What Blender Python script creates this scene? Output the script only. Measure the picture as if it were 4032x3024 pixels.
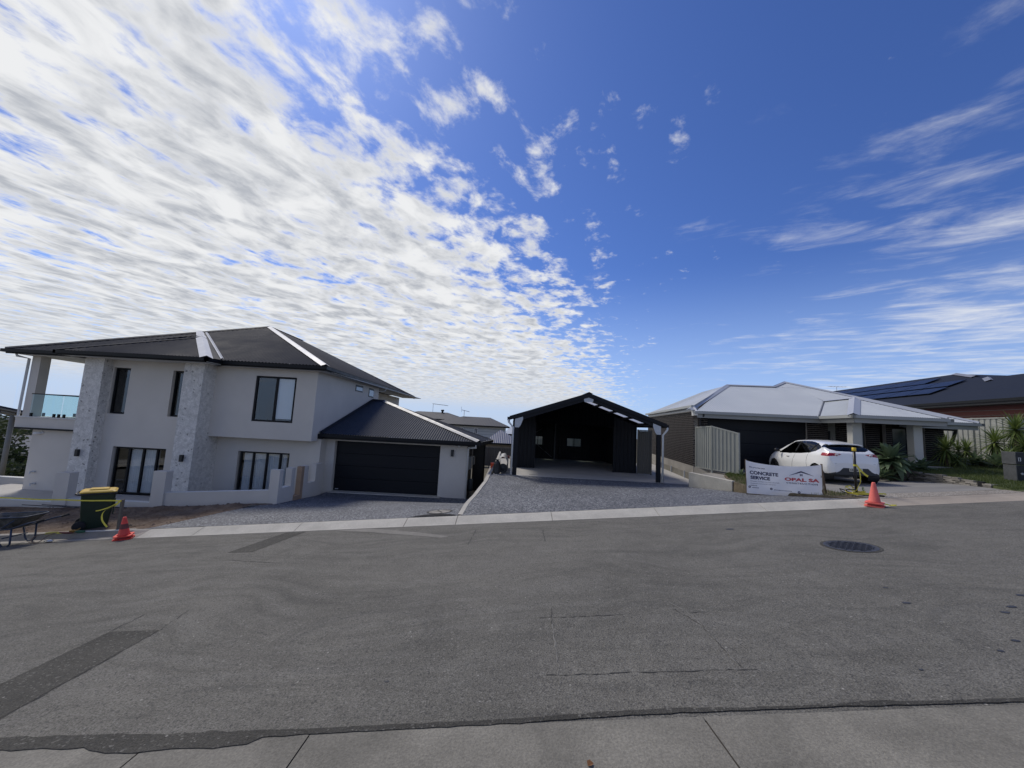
import bpy, bmesh, math, random
from mathutils import Vector, Matrix, noise as mnoise
for _o in list(bpy.data.objects): bpy.data.objects.remove(_o)
random.seed(7)
sc = bpy.context.scene
C = sc.collection
R = math.radians
# ------------------------------------------------------------------ camera
_cam = bpy.data.cameras.new('camera')
_cam.sensor_fit = 'HORIZONTAL'; _cam.sensor_width = 36.0; _cam.lens = 13.524
_cam.clip_start = 0.05; _cam.clip_end = 20000
cam = bpy.data.objects.new('camera', _cam); C.objects.link(cam)
cam.matrix_world = Matrix.Rotation(R(90 + 6.1), 4, 'X') @ Matrix.Rotation(R(3.0), 4, 'Z')
sc.camera = cam
# ------------------------------------------------------------------ sun direction, sky with cloud sheet
SUN_AZ, SUN_EL = -38.0, 50.0          # azimuth from +Y (minus = left of view), elevation
SUN = Vector((math.sin(R(SUN_AZ)) * math.cos(R(SUN_EL)), math.cos(R(SUN_AZ)) * math.cos(R(SUN_EL)), math.sin(R(SUN_EL))))
sl = bpy.data.lights.new('sun', 'SUN'); sl.energy = 2.2; sl.angle = R(12.0); sl.color = (1.0, 0.94, 0.84)
so = bpy.data.objects.new('sun', sl); C.objects.link(so)
so.rotation_euler = SUN.to_track_quat('Z', 'Y').to_euler()
sc.view_settings.view_transform = 'Standard'; sc.view_settings.look = 'None'
sc.view_settings.exposure = 0.14; sc.view_settings.gamma = 1.0; sc.view_settings.use_curve_mapping = False
sc.render.engine = 'CYCLES'

class NT:
    """small helper to write node trees"""
    def __init__(s, tree): s.t = tree; s.t.nodes.clear()
    def n(s, typ, props=None, **inp):
        nd = s.t.nodes.new(typ)
        for k, v in (props or {}).items(): setattr(nd, k, v)
        for k, v in inp.items():
            key = int(k[1:]) if k[0] == 'i' and k[1:].isdigit() else k.replace('_', ' ')
            s.set(nd.inputs[key], v)
        return nd
    def set(s, sock, v):
        if isinstance(v, bpy.types.NodeSocket): s.t.links.new(v, sock)
        elif isinstance(v, bpy.types.Node): s.t.links.new(v.outputs[0], sock)
        else:
            if isinstance(v, (tuple, list)) and sock.type == 'RGBA' and len(v) == 3: v = (*v, 1)
            sock.default_value = v
    def math(s, op, a, b=0.0, c=0.0, clamp=False):
        nd = s.t.nodes.new('ShaderNodeMath'); nd.operation = op; nd.use_clamp = clamp
        s.set(nd.inputs[0], a); s.set(nd.inputs[1], b)
        if op in ('MULTIPLY_ADD', 'SMOOTH_MIN', 'COMPARE'): s.set(nd.inputs[2], c)
        return nd.outputs[0]
    def mapr(s, v, a, b, c, d, smooth=False):
        nd = s.t.nodes.new('ShaderNodeMapRange'); nd.clamp = True
        if smooth: nd.interpolation_type = 'SMOOTHSTEP'
        for i, x in enumerate((v, a, b, c, d)): s.set(nd.inputs[i], x)
        return nd.outputs[0]
    def mix(s, f, a, b, mode='MIX'):
        nd = s.t.nodes.new('ShaderNodeMix'); nd.data_type = 'RGBA'; nd.blend_type = mode
        s.set(nd.inputs[0], f); s.set(nd.inputs[6], a); s.set(nd.inputs[7], b)
        return nd.outputs[2]
    def noise(s, vec, scale, detail=4, rough=0.55, dist=0.0, lac=2.0):
        return s.n('ShaderNodeTexNoise', Vector=vec, Scale=scale, Detail=detail, Roughness=rough, Distortion=dist, Lacunarity=lac).outputs[0]

world = bpy.data.worlds.new('World'); sc.world = world; world.use_nodes = True
w = NT(world.node_tree)
tc = w.n('ShaderNodeTexCoord')
sep = w.n('ShaderNodeSeparateXYZ', Vector=tc.outputs['Generated'])
dx, dy, dz = sep.outputs
zc = w.math('MAXIMUM', dz, 0.004)
skyvec = w.n('ShaderNodeCombineXYZ', X=dx, Y=dy, Z=zc)
sky = w.n('ShaderNodeTexSky', {'sky_type': 'NISHITA', 'sun_disc': False, 'sun_elevation': R(SUN_EL), 'sun_rotation': R(SUN_AZ), 'altitude': 50.0, 'air_density': 1.0, 'dust_density': 0.5, 'ozone_density': 3.0}, Vector=skyvec)
# cloud sheet: direction projected on a level layer overhead
zp = w.math('MAXIMUM', dz, 0.03)
px = w.math('DIVIDE', dx, zp); py = w.math('DIVIDE', dy, zp)
P = w.n('ShaderNodeCombineXYZ', X=px, Y=py, Z=0.0)
# signed distance to the front edge of the sheet (a line in the layer), wandering
rot = w.n('ShaderNodeMapping', Vector=P, Rotation=(0, 0, R(-71.2)))
n_edge = w.noise(P, 0.55, 3, 0.5)
sdist = w.math('ADD', w.math('SUBTRACT', px, w.math('MULTIPLY', py, 0.34)), w.math('MULTIPLY_ADD', n_edge, -0.75, 1.0))
sdist = w.math('DIVIDE', sdist, w.math('MULTIPLY_ADD', py, 0.10, 0.85))
rowm = w.n('ShaderNodeMapping', Vector=rot, Scale=(3.0, 3.9, 1))
n_big = w.noise(rowm, 0.40, 4, 0.5, 0.3)
n_puff = w.noise(rowm, 1.6, 10, 0.60, 0.25)
n_fine = w.noise(rowm, 5.0, 5, 0.6, 0.2)
dens = w.math('ADD', w.math('MULTIPLY', n_puff, 0.78), w.math('MULTIPLY', n_big, 0.34))
dens = w.math('ADD', dens, w.math('MULTIPLY', w.math('SUBTRACT', n_fine, 0.5), 0.15))
bias = w.mapr(sdist, -0.75, 0.15, 0.225, 0.03)
bias = w.math('ADD', bias, w.mapr(sdist, 0.10, 0.95, 0.0, -0.185))
dens = w.math('ADD', dens, bias)
cov = w.mapr(dens, 0.575, 0.765, 0.0, 1.0, True)
# thin streaks on the right
strr = w.n('ShaderNodeMapping', Vector=P, Rotation=(0, 0, R(33)))
strm = w.n('ShaderNodeMapping', Vector=strr, Scale=(2.1, 3.9, 1))
n_str = w.noise(strm, 0.9, 9, 0.62, 0.4)
n_str2 = w.noise(P, 0.55, 3, 0.5)
sv = w.math('ADD', w.math('MULTIPLY', n_str, 0.62), w.math('MULTIPLY', n_str2, 0.42))
sgain = w.mapr(sdist, 0.7, 2.2, -0.02, 0.135)
cir = w.mapr(w.math('ADD', sv, sgain), 0.575, 0.86, 0.0, 0.78, True)
covall = w.math('MAXIMUM', cov, cir)
# cloud brightness: thin edges white, thick bellies grey
thick = w.mapr(dens, 0.64, 0.88, 0.0, 1.0)
n_sh = w.noise(rowm, 1.1, 6, 0.55, 0.5)
shade = w.math('MULTIPLY', thick, w.mapr(n_sh, 0.36, 0.60, 0.0, 1.0, True))
ccol = w.mix(shade, (8.6, 8.7, 8.85), (4.8, 5.05, 5.55))
# haze towards the horizon
hz = w.mapr(dz, 0.0, 0.26, 1.0, 0.0, True)
ccol = w.mix(w.math('MULTIPLY', hz, 0.6), ccol, (6.1, 6.6, 7.4))
skycol = w.mix(1.0, sky, (0.50, 0.67, 1.12), 'MULTIPLY')
hz2 = w.mapr(dz, 0.0, 0.40, 1.0, 0.0, True)
skycol = w.mix(w.math('MULTIPLY', hz2, 0.66), skycol, (5.0, 6.9, 10.4))
low = w.mapr(dz, 0.025, 0.07, 0.0, 1.0, True)
ccol = w.mix(low, (6.1, 6.6, 7.4), ccol)
covall = w.math('MULTIPLY', covall, w.math('MULTIPLY_ADD', low, 0.6, 0.4))
tot = w.mix(covall, skycol, ccol)
bg = w.n('ShaderNodeBackground', Color=tot, Strength=0.09)
w.n('ShaderNodeOutputWorld', Surface=bg)
# ------------------------------------------------------------------ materials
MATS = {}
def M(name, col, rough=0.8, var=0.12, vscale=3.0, fine=0.0, fscale=60.0, bump=0.0, bscale=80.0, metal=0.0, spec=0.35, stretch=None, col2=None):
    """general painted / mineral surface: large mottling + fine grain + bump"""
    if name in MATS: return MATS[name]
    m = bpy.data.materials.new(name); m.use_nodes = True; MATS[name] = m
    t = NT(m.node_tree)
    tc = t.n('ShaderNodeTexCoord'); vec = tc.outputs['Object']
    if stretch: vec = t.n('ShaderNodeMapping', Vector=vec, Scale=stretch).outputs[0]
    n1 = t.noise(vec, vscale, 5, 0.6, 0.3)
    dark = tuple(c * (1 - var) for c in col); light = tuple(min(1, c * (1 + var)) for c in (col2 or col))
    c = t.mix(t.mapr(n1, 0.3, 0.7, 0, 1), dark, light)
    if fine:
        n2 = t.noise(vec, fscale, 3, 0.7)
        c = t.mix(1.0, c, t.mix(t.mapr(n2, 0.3, 0.7, 0, 1), (1 - fine,) * 3, (1 + fine,) * 3), 'MULTIPLY')
    kw = {}
    if bump:
        n3 = t.noise(vec, bscale, 4, 0.65)
        kw['Normal'] = t.n('ShaderNodeBump', Strength=bump, Distance=0.02, Height=n3).outputs[0]
    rr = t.mapr(n1, 0.3, 0.7, max(0, rough - 0.06), min(1, rough + 0.06))
    b = t.n('ShaderNodeBsdfPrincipled', Base_Color=c, Roughness=rr, Metallic=metal, Specular_IOR_Level=spec, **kw)
    t.n('ShaderNodeOutputMaterial', Surface=b)
    return m

def custom(name, fn):
    if name in MATS: return MATS[name]
    m = bpy.data.materials.new(name); m.use_nodes = True; MATS[name] = m
    t = NT(m.node_tree); tc = t.n('ShaderNodeTexCoord')
    t.n('ShaderNodeOutputMaterial', Surface=fn(t, tc.outputs['Object']))
    return m

def _asphalt(t, v, k=1.0, sw=1.0):
    big = t.noise(v, 0.30, 5, 0.6, 0.8)
    warp = t.n('ShaderNodeTexNoise', Vector=v, Scale=0.28, Detail=2.0)
    wv = t.n('ShaderNodeVectorMath', {'operation': 'MULTIPLY_ADD'}, i0=warp.outputs['Color'], i1=(3.2, 3.2, 0), i2=v)
    sweep = t.noise(t.n('ShaderNodeMapping', Vector=wv, Rotation=(0, 0, R(35)), Scale=(0.45, 3.4, 1)).outputs[0], 1.2, 5, 0.6, 0.3)
    mid = t.noise(v, 2.2, 6, 0.7, 0.6)
    g1 = t.noise(v, 85.0, 3, 0.75)
    g2 = t.n('ShaderNodeTexVoronoi', Vector=v, Scale=70.0)
    g3 = t.n('ShaderNodeTexVoronoi', Vector=v, Scale=26.0)
    c = t.mix(t.mapr(big, 0.3, 0.7, 0, 1), (0.108 * k, 0.103 * k, 0.090 * k), (0.156 * k, 0.148 * k, 0.128 * k))
    c = t.mix(t.mapr(sweep, 0.42, 0.66, 0, 0.42 * sw), c, (0.175 * k, 0.168 * k, 0.152 * k))
    c = t.mix(t.mapr(sweep, 0.30, 0.46, 0.34 * sw, 0), c, (0.065 * k, 0.065 * k, 0.063 * k))
    for cx_, cy_, rad in ((1.9, 3.6, 2.4), (-1.5, 4.3, 2.0), (4.8, 3.2, 2.2)):       # scuffed turning arcs
        pv = t.n('ShaderNodeVectorMath', {'operation': 'MULTIPLY_ADD'}, i0=warp.outputs['Color'], i1=(.9, .9, 0), i2=t.n('ShaderNodeMapping', Vector=v, Location=(-cx_ - .45, -cy_ - .45, 0)).outputs[0])
        sp = t.n('ShaderNodeSeparateXYZ', Vector=pv); r2_ = t.math('SQRT', t.math('ADD', t.math('MULTIPLY', sp.outputs[0], sp.outputs[0]), t.math('MULTIPLY', sp.outputs[1], sp.outputs[1])))
        rn = t.noise(t.n('ShaderNodeCombineXYZ', X=t.math('MULTIPLY', r2_, 5.5), Y=0.0, Z=cx_), 1.0, 3, 0.7)
        fm = t.math('MULTIPLY', t.mapr(r2_, rad * .35, rad, 1, 0, True), t.mapr(mid, 0.38, 0.62, 0.15, 1))
        c = t.mix(t.math('MULTIPLY', fm, t.mapr(rn, 0.48, 0.66, 0, 0.42 * sw)), c, (0.060 * k, 0.060 * k, 0.058 * k))
        c = t.mix(t.math('MULTIPLY', fm, t.mapr(rn, 0.34, 0.48, 0.30 * sw, 0)), c, (0.20 * k, 0.19 * k, 0.168 * k))
    c = t.mix(1.0, c, t.mix(t.mapr(mid, 0.3, 0.7, 0, 1), (0.86,) * 3, (1.14,) * 3), 'MULTIPLY')
    c = t.mix(1.0, c, t.mix(t.mapr(g1, 0.32, 0.68, 0, 1), (0.45,) * 3, (1.55,) * 3), 'MULTIPLY')
    s2 = t.n('ShaderNodeSeparateColor', Color=g2.outputs['Color']); s3 = t.n('ShaderNodeSeparateColor', Color=g3.outputs['Color'])
    c = t.mix(t.mapr(s2.outputs[0], 0.93, 0.97, 0, 0.38), c, (0.28, 0.27, 0.245))
    c = t.mix(t.mapr(s2.outputs[1], 0.90, 0.95, 0, 0.6), c, (0.045, 0.045, 0.045))
    spk = t.math('MULTIPLY', t.mapr(s3.outputs[0], 0.985, 0.99, 0, 0.55), t.mapr(g3.outputs['Distance'], 0.18, 0.28, 1, 0))
    c = t.mix(spk, c, (0.48, 0.46, 0.42))
    h = t.math('ADD', t.math('MULTIPLY', g1, 0.6), t.math('MULTIPLY', g2.outputs['Distance'], 0.6))
    bp = t.n('ShaderNodeBump', Strength=0.7, Distance=0.012, Height=h)
    return t.n('ShaderNodeBsdfPrincipled', Base_Color=c, Roughness=0.88, Specular_IOR_Level=0.25, Normal=bp).outputs[0]
def _aggregate(base):
    def f(t, v):
        vo = t.n('ShaderNodeTexVoronoi', Vector=v, Scale=85.0)
        vo2 = t.n('ShaderNodeTexVoronoi', Vector=v, Scale=30.0)
        big = t.noise(v, 0.8, 4, 0.6)
        s = t.n('ShaderNodeSeparateColor', Color=vo.outputs['Color']); s2 = t.n('ShaderNodeSeparateColor', Color=vo2.outputs['Color'])
        k = t.math('ADD', t.math('MULTIPLY', s.outputs[0], 0.5), t.math('MULTIPLY', s2.outputs[0], 0.5))
        d, m_, l = base
        c = t.mix(t.mapr(k, 0.25, 0.60, 0, 1), d, m_)
        c = t.mix(t.mapr(k, 0.58, 0.84, 0, 1), c, l)
        c = t.mix(t.mapr(big, 0.3, 0.7, 0, 0.42), c, d)
        bp = t.n('ShaderNodeBump', Strength=0.5, Distance=0.01, Height=vo.outputs['Distance']); bp.invert = True
        return t.n('ShaderNodeBsdfPrincipled', Base_Color=c, Roughness=0.7, Specular_IOR_Level=0.35, Normal=bp).outputs[0]
    return f
def _stonecol(t, v):
    n1 = t.noise(v, 6.0, 5, 0.65, 0.6); n2 = t.noise(v, 28.0, 3, 0.6)
    wv = t.n('ShaderNodeVectorMath', {'operation': 'MULTIPLY_ADD'}, i0=t.n('ShaderNodeTexNoise', Vector=v, Scale=9.0, Detail=3.0).outputs['Color'], i1=(.16, .16, .16), i2=v)
    vo = t.n('ShaderNodeTexVoronoi', Vector=wv, Scale=7.5); rc = t.n('ShaderNodeSeparateColor', Color=vo.outputs['Color'])
    c = t.mix(t.mapr(n1, 0.3, 0.7, 0, 1), (0.50, 0.485, 0.45), (0.78, 0.755, 0.71))
    c = t.mix(1.0, c, t.mix(t.mapr(n2, 0.3, 0.7, 0, 1), (0.8,) * 3, (1.15,) * 3), 'MULTIPLY')
    size = t.math('MULTIPLY_ADD', rc.outputs[1], 0.26, 0.06)
    pit = t.math('MULTIPLY', t.mapr(t.math('SUBTRACT', vo.outputs['Distance'], size), -0.04, 0.04, 0.85, 0), t.mapr(rc.outputs[0], 0.55, 0.62, 0, 1))
    c = t.mix(pit, c, (0.22, 0.21, 0.195))
    h = t.math('SUBTRACT', t.math('ADD', n1, t.math('MULTIPLY', n2, 0.4)), pit)
    bp = t.n('ShaderNodeBump', Strength=0.5, Distance=0.02, Height=h)
    return t.n('ShaderNodeBsdfPrincipled', Base_Color=c, Roughness=0.85, Normal=bp).outputs[0]
def _glass(tint, k=1.0):
    def f(t, v):
        ge = t.n('ShaderNodeNewGeometry'); d = t.n('ShaderNodeVectorMath', {'operation': 'DOT_PRODUCT'}, i0=ge.outputs['Incoming'], i1=ge.outputs['Normal'])
        c = t.math('SUBTRACT', 1.0, t.math('ABSOLUTE', d.outputs['Value']), clamp=True)
        fac = t.math('MULTIPLY_ADD', t.math('POWER', c, 5.0), 0.9 * k, 0.045 * k, clamp=True)
        g = t.n('ShaderNodeBsdfGlossy', Color=(1, 1, 1), Roughness=0.015)
        tr = t.n('ShaderNodeBsdfTransparent', Color=tint)
        return t.n('ShaderNodeMixShader', i0=fac, i1=tr, i2=g).outputs[0]
    return f
def _dirt(t, v):
    n1 = t.noise(v, 2.2, 6, 0.65, 0.5); n2 = t.noise(v, 22.0, 4, 0.7)
    c = t.mix(t.mapr(n1, 0.3, 0.7, 0, 1), (0.115, 0.078, 0.055), (0.24, 0.185, 0.14))
    c = t.mix(1.0, c, t.mix(t.mapr(n2, 0.3, 0.7, 0, 1), (0.65,) * 3, (1.3,) * 3), 'MULTIPLY')
    bp = t.n('ShaderNodeBump', Strength=0.8, Distance=0.05, Height=n2)
    return t.n('ShaderNodeBsdfPrincipled', Base_Color=c, Roughness=0.95, Specular_IOR_Level=0.1, Normal=bp).outputs[0]
def _translucent(col):
    def f(t, v):
        a = t.n('ShaderNodeBsdfDiffuse', Color=col); b = t.n('ShaderNodeBsdfTranslucent', Color=col)
        return t.n('ShaderNodeMixShader', i0=0.5, i1=a, i2=b).outputs[0]
    return f
def _leafmat(c1, c2):
    def f(t, v):
        oi = t.n('ShaderNodeObjectInfo'); n1 = t.noise(v, 3.0, 4, 0.6)
        k = t.math('ADD', t.math('MULTIPLY', oi.outputs['Random'], 0.55), t.math('MULTIPLY', n1, 0.5))
        c = t.mix(t.mapr(k, 0.2, 0.8, 0, 1), c1, c2)
        a = t.n('ShaderNodeBsdfPrincipled', Base_Color=c, Roughness=0.5, Specular_IOR_Level=0.4)
        b = t.n('ShaderNodeBsdfTranslucent', Color=c)
        return t.n('ShaderNodeMixShader', i0=0.3, i1=a, i2=b).outputs[0]
    return f
def _bricks_far(t, v):
    br = t.n('ShaderNodeTexBrick', Vector=t.n('ShaderNodeMapping', Vector=v, Rotation=(R(90), 0, R(90))).outputs[0], Color1=(0.10, 0.035, 0.03), Color2=(0.16, 0.055, 0.045), Mortar=(0.19, 0.17, 0.155), Scale=1.0, Mortar_Size=0.012, Brick_Width=0.24, Row_Height=0.086)
    bp = t.n('ShaderNodeBump', Strength=0.6, Distance=0.01, Height=br.outputs[1]); bp.invert = True
    return t.n('ShaderNodeBsdfPrincipled', Base_Color=br.outputs[0], Roughness=0.85, Normal=bp).outputs[0]
def _solar(t, v):
    br = t.n('ShaderNodeTexBrick', {'offset': 0.0}, Vector=v, Color1=(0.012, 0.016, 0.035), Color2=(0.015, 0.02, 0.042), Mortar=(0.05, 0.055, 0.07), Scale=1.0, Mortar_Size=0.004, Brick_Width=0.16, Row_Height=0.16)
    return t.n('ShaderNodeBsdfPrincipled', Base_Color=br.outputs[0], Roughness=0.35, Specular_IOR_Level=0.15).outputs[0]

ASPHALT = custom('asphalt', _asphalt)
PATCH = custom('asphalt_patch', lambda t, v: _asphalt(t, v, 0.50, 0.3))
SEALSTONE = custom('seal_strip', lambda t, v: _asphalt(t, v, 0.42, 0.6))
AGG = custom('exposed_aggregate', _aggregate(((0.040, 0.043, 0.052), (0.125, 0.132, 0.15), (0.42, 0.43, 0.44))))
AGGB = custom('beige_aggregate', _aggregate(((0.16, 0.14, 0.115), (0.30, 0.27, 0.23), (0.52, 0.48, 0.42))))
STONECOL = custom('pitted_stone', _stonecol)
GLASS = custom('window_glass', _glass((0.86, 0.88, 0.89), 1.2))
GLASSB = custom('balustrade_glass', _glass((0.86, 0.94, 0.94), 0.9))
GLASSD = custom('car_glass', _glass((0.10, 0.105, 0.11), 0.8))
DIRT = custom('dirt', _dirt)
NEWCONC = M('new_concrete', (0.45, 0.425, 0.37), 0.85, 0.16, 1.6, 0.14, 40, 0.15, 50)
OLDCONC = M('old_concrete', (0.30, 0.28, 0.25), 0.88, 0.18, 1.3, 0.14, 45, 0.2, 60)
GUTCONC = M('gutter_concrete', (0.185, 0.174, 0.148), 0.9, 0.30, 1.6, 0.26, 60, 0.4, 70)
TANCONC = M('tan_concrete', (0.36, 0.31, 0.255), 0.88, 0.14, 1.2, 0.12, 50, 0.2, 60)
DRIVECONC = M('driveway_concrete', (0.225, 0.215, 0.20), 0.85, 0.16, 1.0, 0.10, 50, 0.1, 60, stretch=(0.5, 2.0, 1))
SLAB = M('slab_concrete', (0.40, 0.385, 0.36), 0.75, 0.10, 1.2, 0.06, 50)
SEAL = M('bitumen_seal', (0.045, 0.047, 0.055), 0.6, 0.25, 5, 0.15, 60, 0.3, 40)
CRACK = M('crack_dark', (0.058, 0.056, 0.052), 0.9, 0.2)
CRACKL = M('crack_light', (0.185, 0.178, 0.16), 0.9, 0.2)
RENDER = M('painted_render', (0.595, 0.56, 0.505), 0.85, 0.045, 0.9, 0.05, 90, 0.12, 120)
RENDERW = M('white_render', (0.66, 0.66, 0.64), 0.85, 0.04, 1.5, 0.05, 90, 0.1, 110)
SOFFIT = M('soffit_paint', (0.60, 0.60, 0.59), 0.8, 0.03)
RAWREND = M('raw_render', (0.36, 0.255, 0.175), 0.92, 0.15, 2.5, 0.08, 50, 0.2, 60)
STEEL_D = M('dark_steel', (0.022, 0.027, 0.039), 0.6, 0.12, 1.5, spec=0.18)
STEEL_B = M('black_frame', (0.009, 0.010, 0.012), 0.45, 0.1, spec=0.2)
STEEL_W = M('shed_steel', (0.009, 0.010, 0.013), 0.55, 0.12, 1.5, spec=0.25)
GALV = M('galvanised', (0.50, 0.52, 0.54), 0.45, 0.12, 9.0, 0.1, 40, metal=0.35)
ZINC = M('pale_roof', (0.46, 0.485, 0.505), 0.42, 0.05, 0.8, spec=0.45)
ZINCE = M('roof_capping', (0.42, 0.435, 0.46), 0.4, 0.06, 1.0, spec=0.45)
ROOFD = M('charcoal_roof', (0.022, 0.027, 0.041), 0.7, 0.08, 0.7, spec=0.10)
CAPW = M('pale_capping', (0.55, 0.56, 0.58), 0.5, 0.08, 2.0)
GUTG = M('grey_gutter', (0.36, 0.37, 0.36), 0.45, 0.04, spec=0.45)
FENCEG = M('fence_grey', (0.30, 0.31, 0.285), 0.5, 0.05, spec=0.4)
FENCED = M('fence_taupe', (0.12, 0.112, 0.095), 0.55, 0.06, spec=0.4)
DOORD = M('garage_door_dark', (0.008, 0.009, 0.012), 0.5, 0.1, 0.6, spec=0.25)
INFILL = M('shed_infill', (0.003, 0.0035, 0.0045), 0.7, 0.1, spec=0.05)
BRICK = M('dark_brick', (0.017, 0.012, 0.011), 0.75, 0.25, 4.0, 0.15, 60, 0.2, 60)
BRICKB = M('black_brick', (0.016, 0.016, 0.018), 0.7, 0.25, 4.0, 0.15, 60, 0.2, 60)
MORTAR = M('mortar', (0.44, 0.40, 0.35), 0.95, 0.1, 6, 0.1, 60)
MORTARD = M('dark_mortar', (0.055, 0.055, 0.056), 0.95, 0.1, 6, 0.1, 60)
WHITEP = M('white_paint', (0.72, 0.72, 0.71), 0.5, 0.03)
PIPEW = M('white_pipe', (0.62, 0.63, 0.62), 0.45, 0.04)
BLIND = M('white_blind', (0.90, 0.91, 0.92), 0.7, 0.02)
CURTAIN = M('curtain', (0.86, 0.87, 0.86), 0.9, 0.03)
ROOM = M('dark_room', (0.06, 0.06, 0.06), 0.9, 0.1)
BLACKP = M('black_plastic', (0.014, 0.014, 0.015), 0.4, 0.15, spec=0.5)
RUBBER = M('rubber', (0.017, 0.017, 0.018), 0.75, 0.2, 10)
GRASSM = custom('grass_blade', _leafmat((0.035, 0.060, 0.012), (0.105, 0.135, 0.035)))
LAWN = M('lawn_soil', (0.060, 0.075, 0.026), 0.95, 0.35, 6, 0.3, 40, 0.5, 40)
AGAVE = custom('agave_leaf', _leafmat((0.08, 0.13, 0.07), (0.20, 0.26, 0.14)))
YUCCA = custom('yucca_leaf', _leafmat((0.065, 0.105, 0.025), (0.20, 0.25, 0.065)))
LEAFD = custom('tree_leaf', _leafmat((0.018, 0.030, 0.012), (0.055, 0.075, 0.03)))
BARK = M('bark', (0.10, 0.08, 0.06), 0.95, 0.3, 8, 0.2, 40, 0.4, 40)
REDP = M('cone_orange', (0.74, 0.075, 0.055), 0.55, 0.10, 6, 0.05, 60)
REDF = M('cone_faded', (0.78, 0.16, 0.13), 0.6, 0.12, 6, 0.05, 60)
YELLOW = M('yellow_plastic', (0.72, 0.52, 0.05), 0.5, 0.1, 6)
YTAPE = M('yellow_tape', (0.68, 0.60, 0.07), 0.45, 0.12, 8)
FARTER = M('terrain_soil', (0.14, 0.125, 0.085), 0.95, 0.3, 0.3, 0.2, 10)

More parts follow.
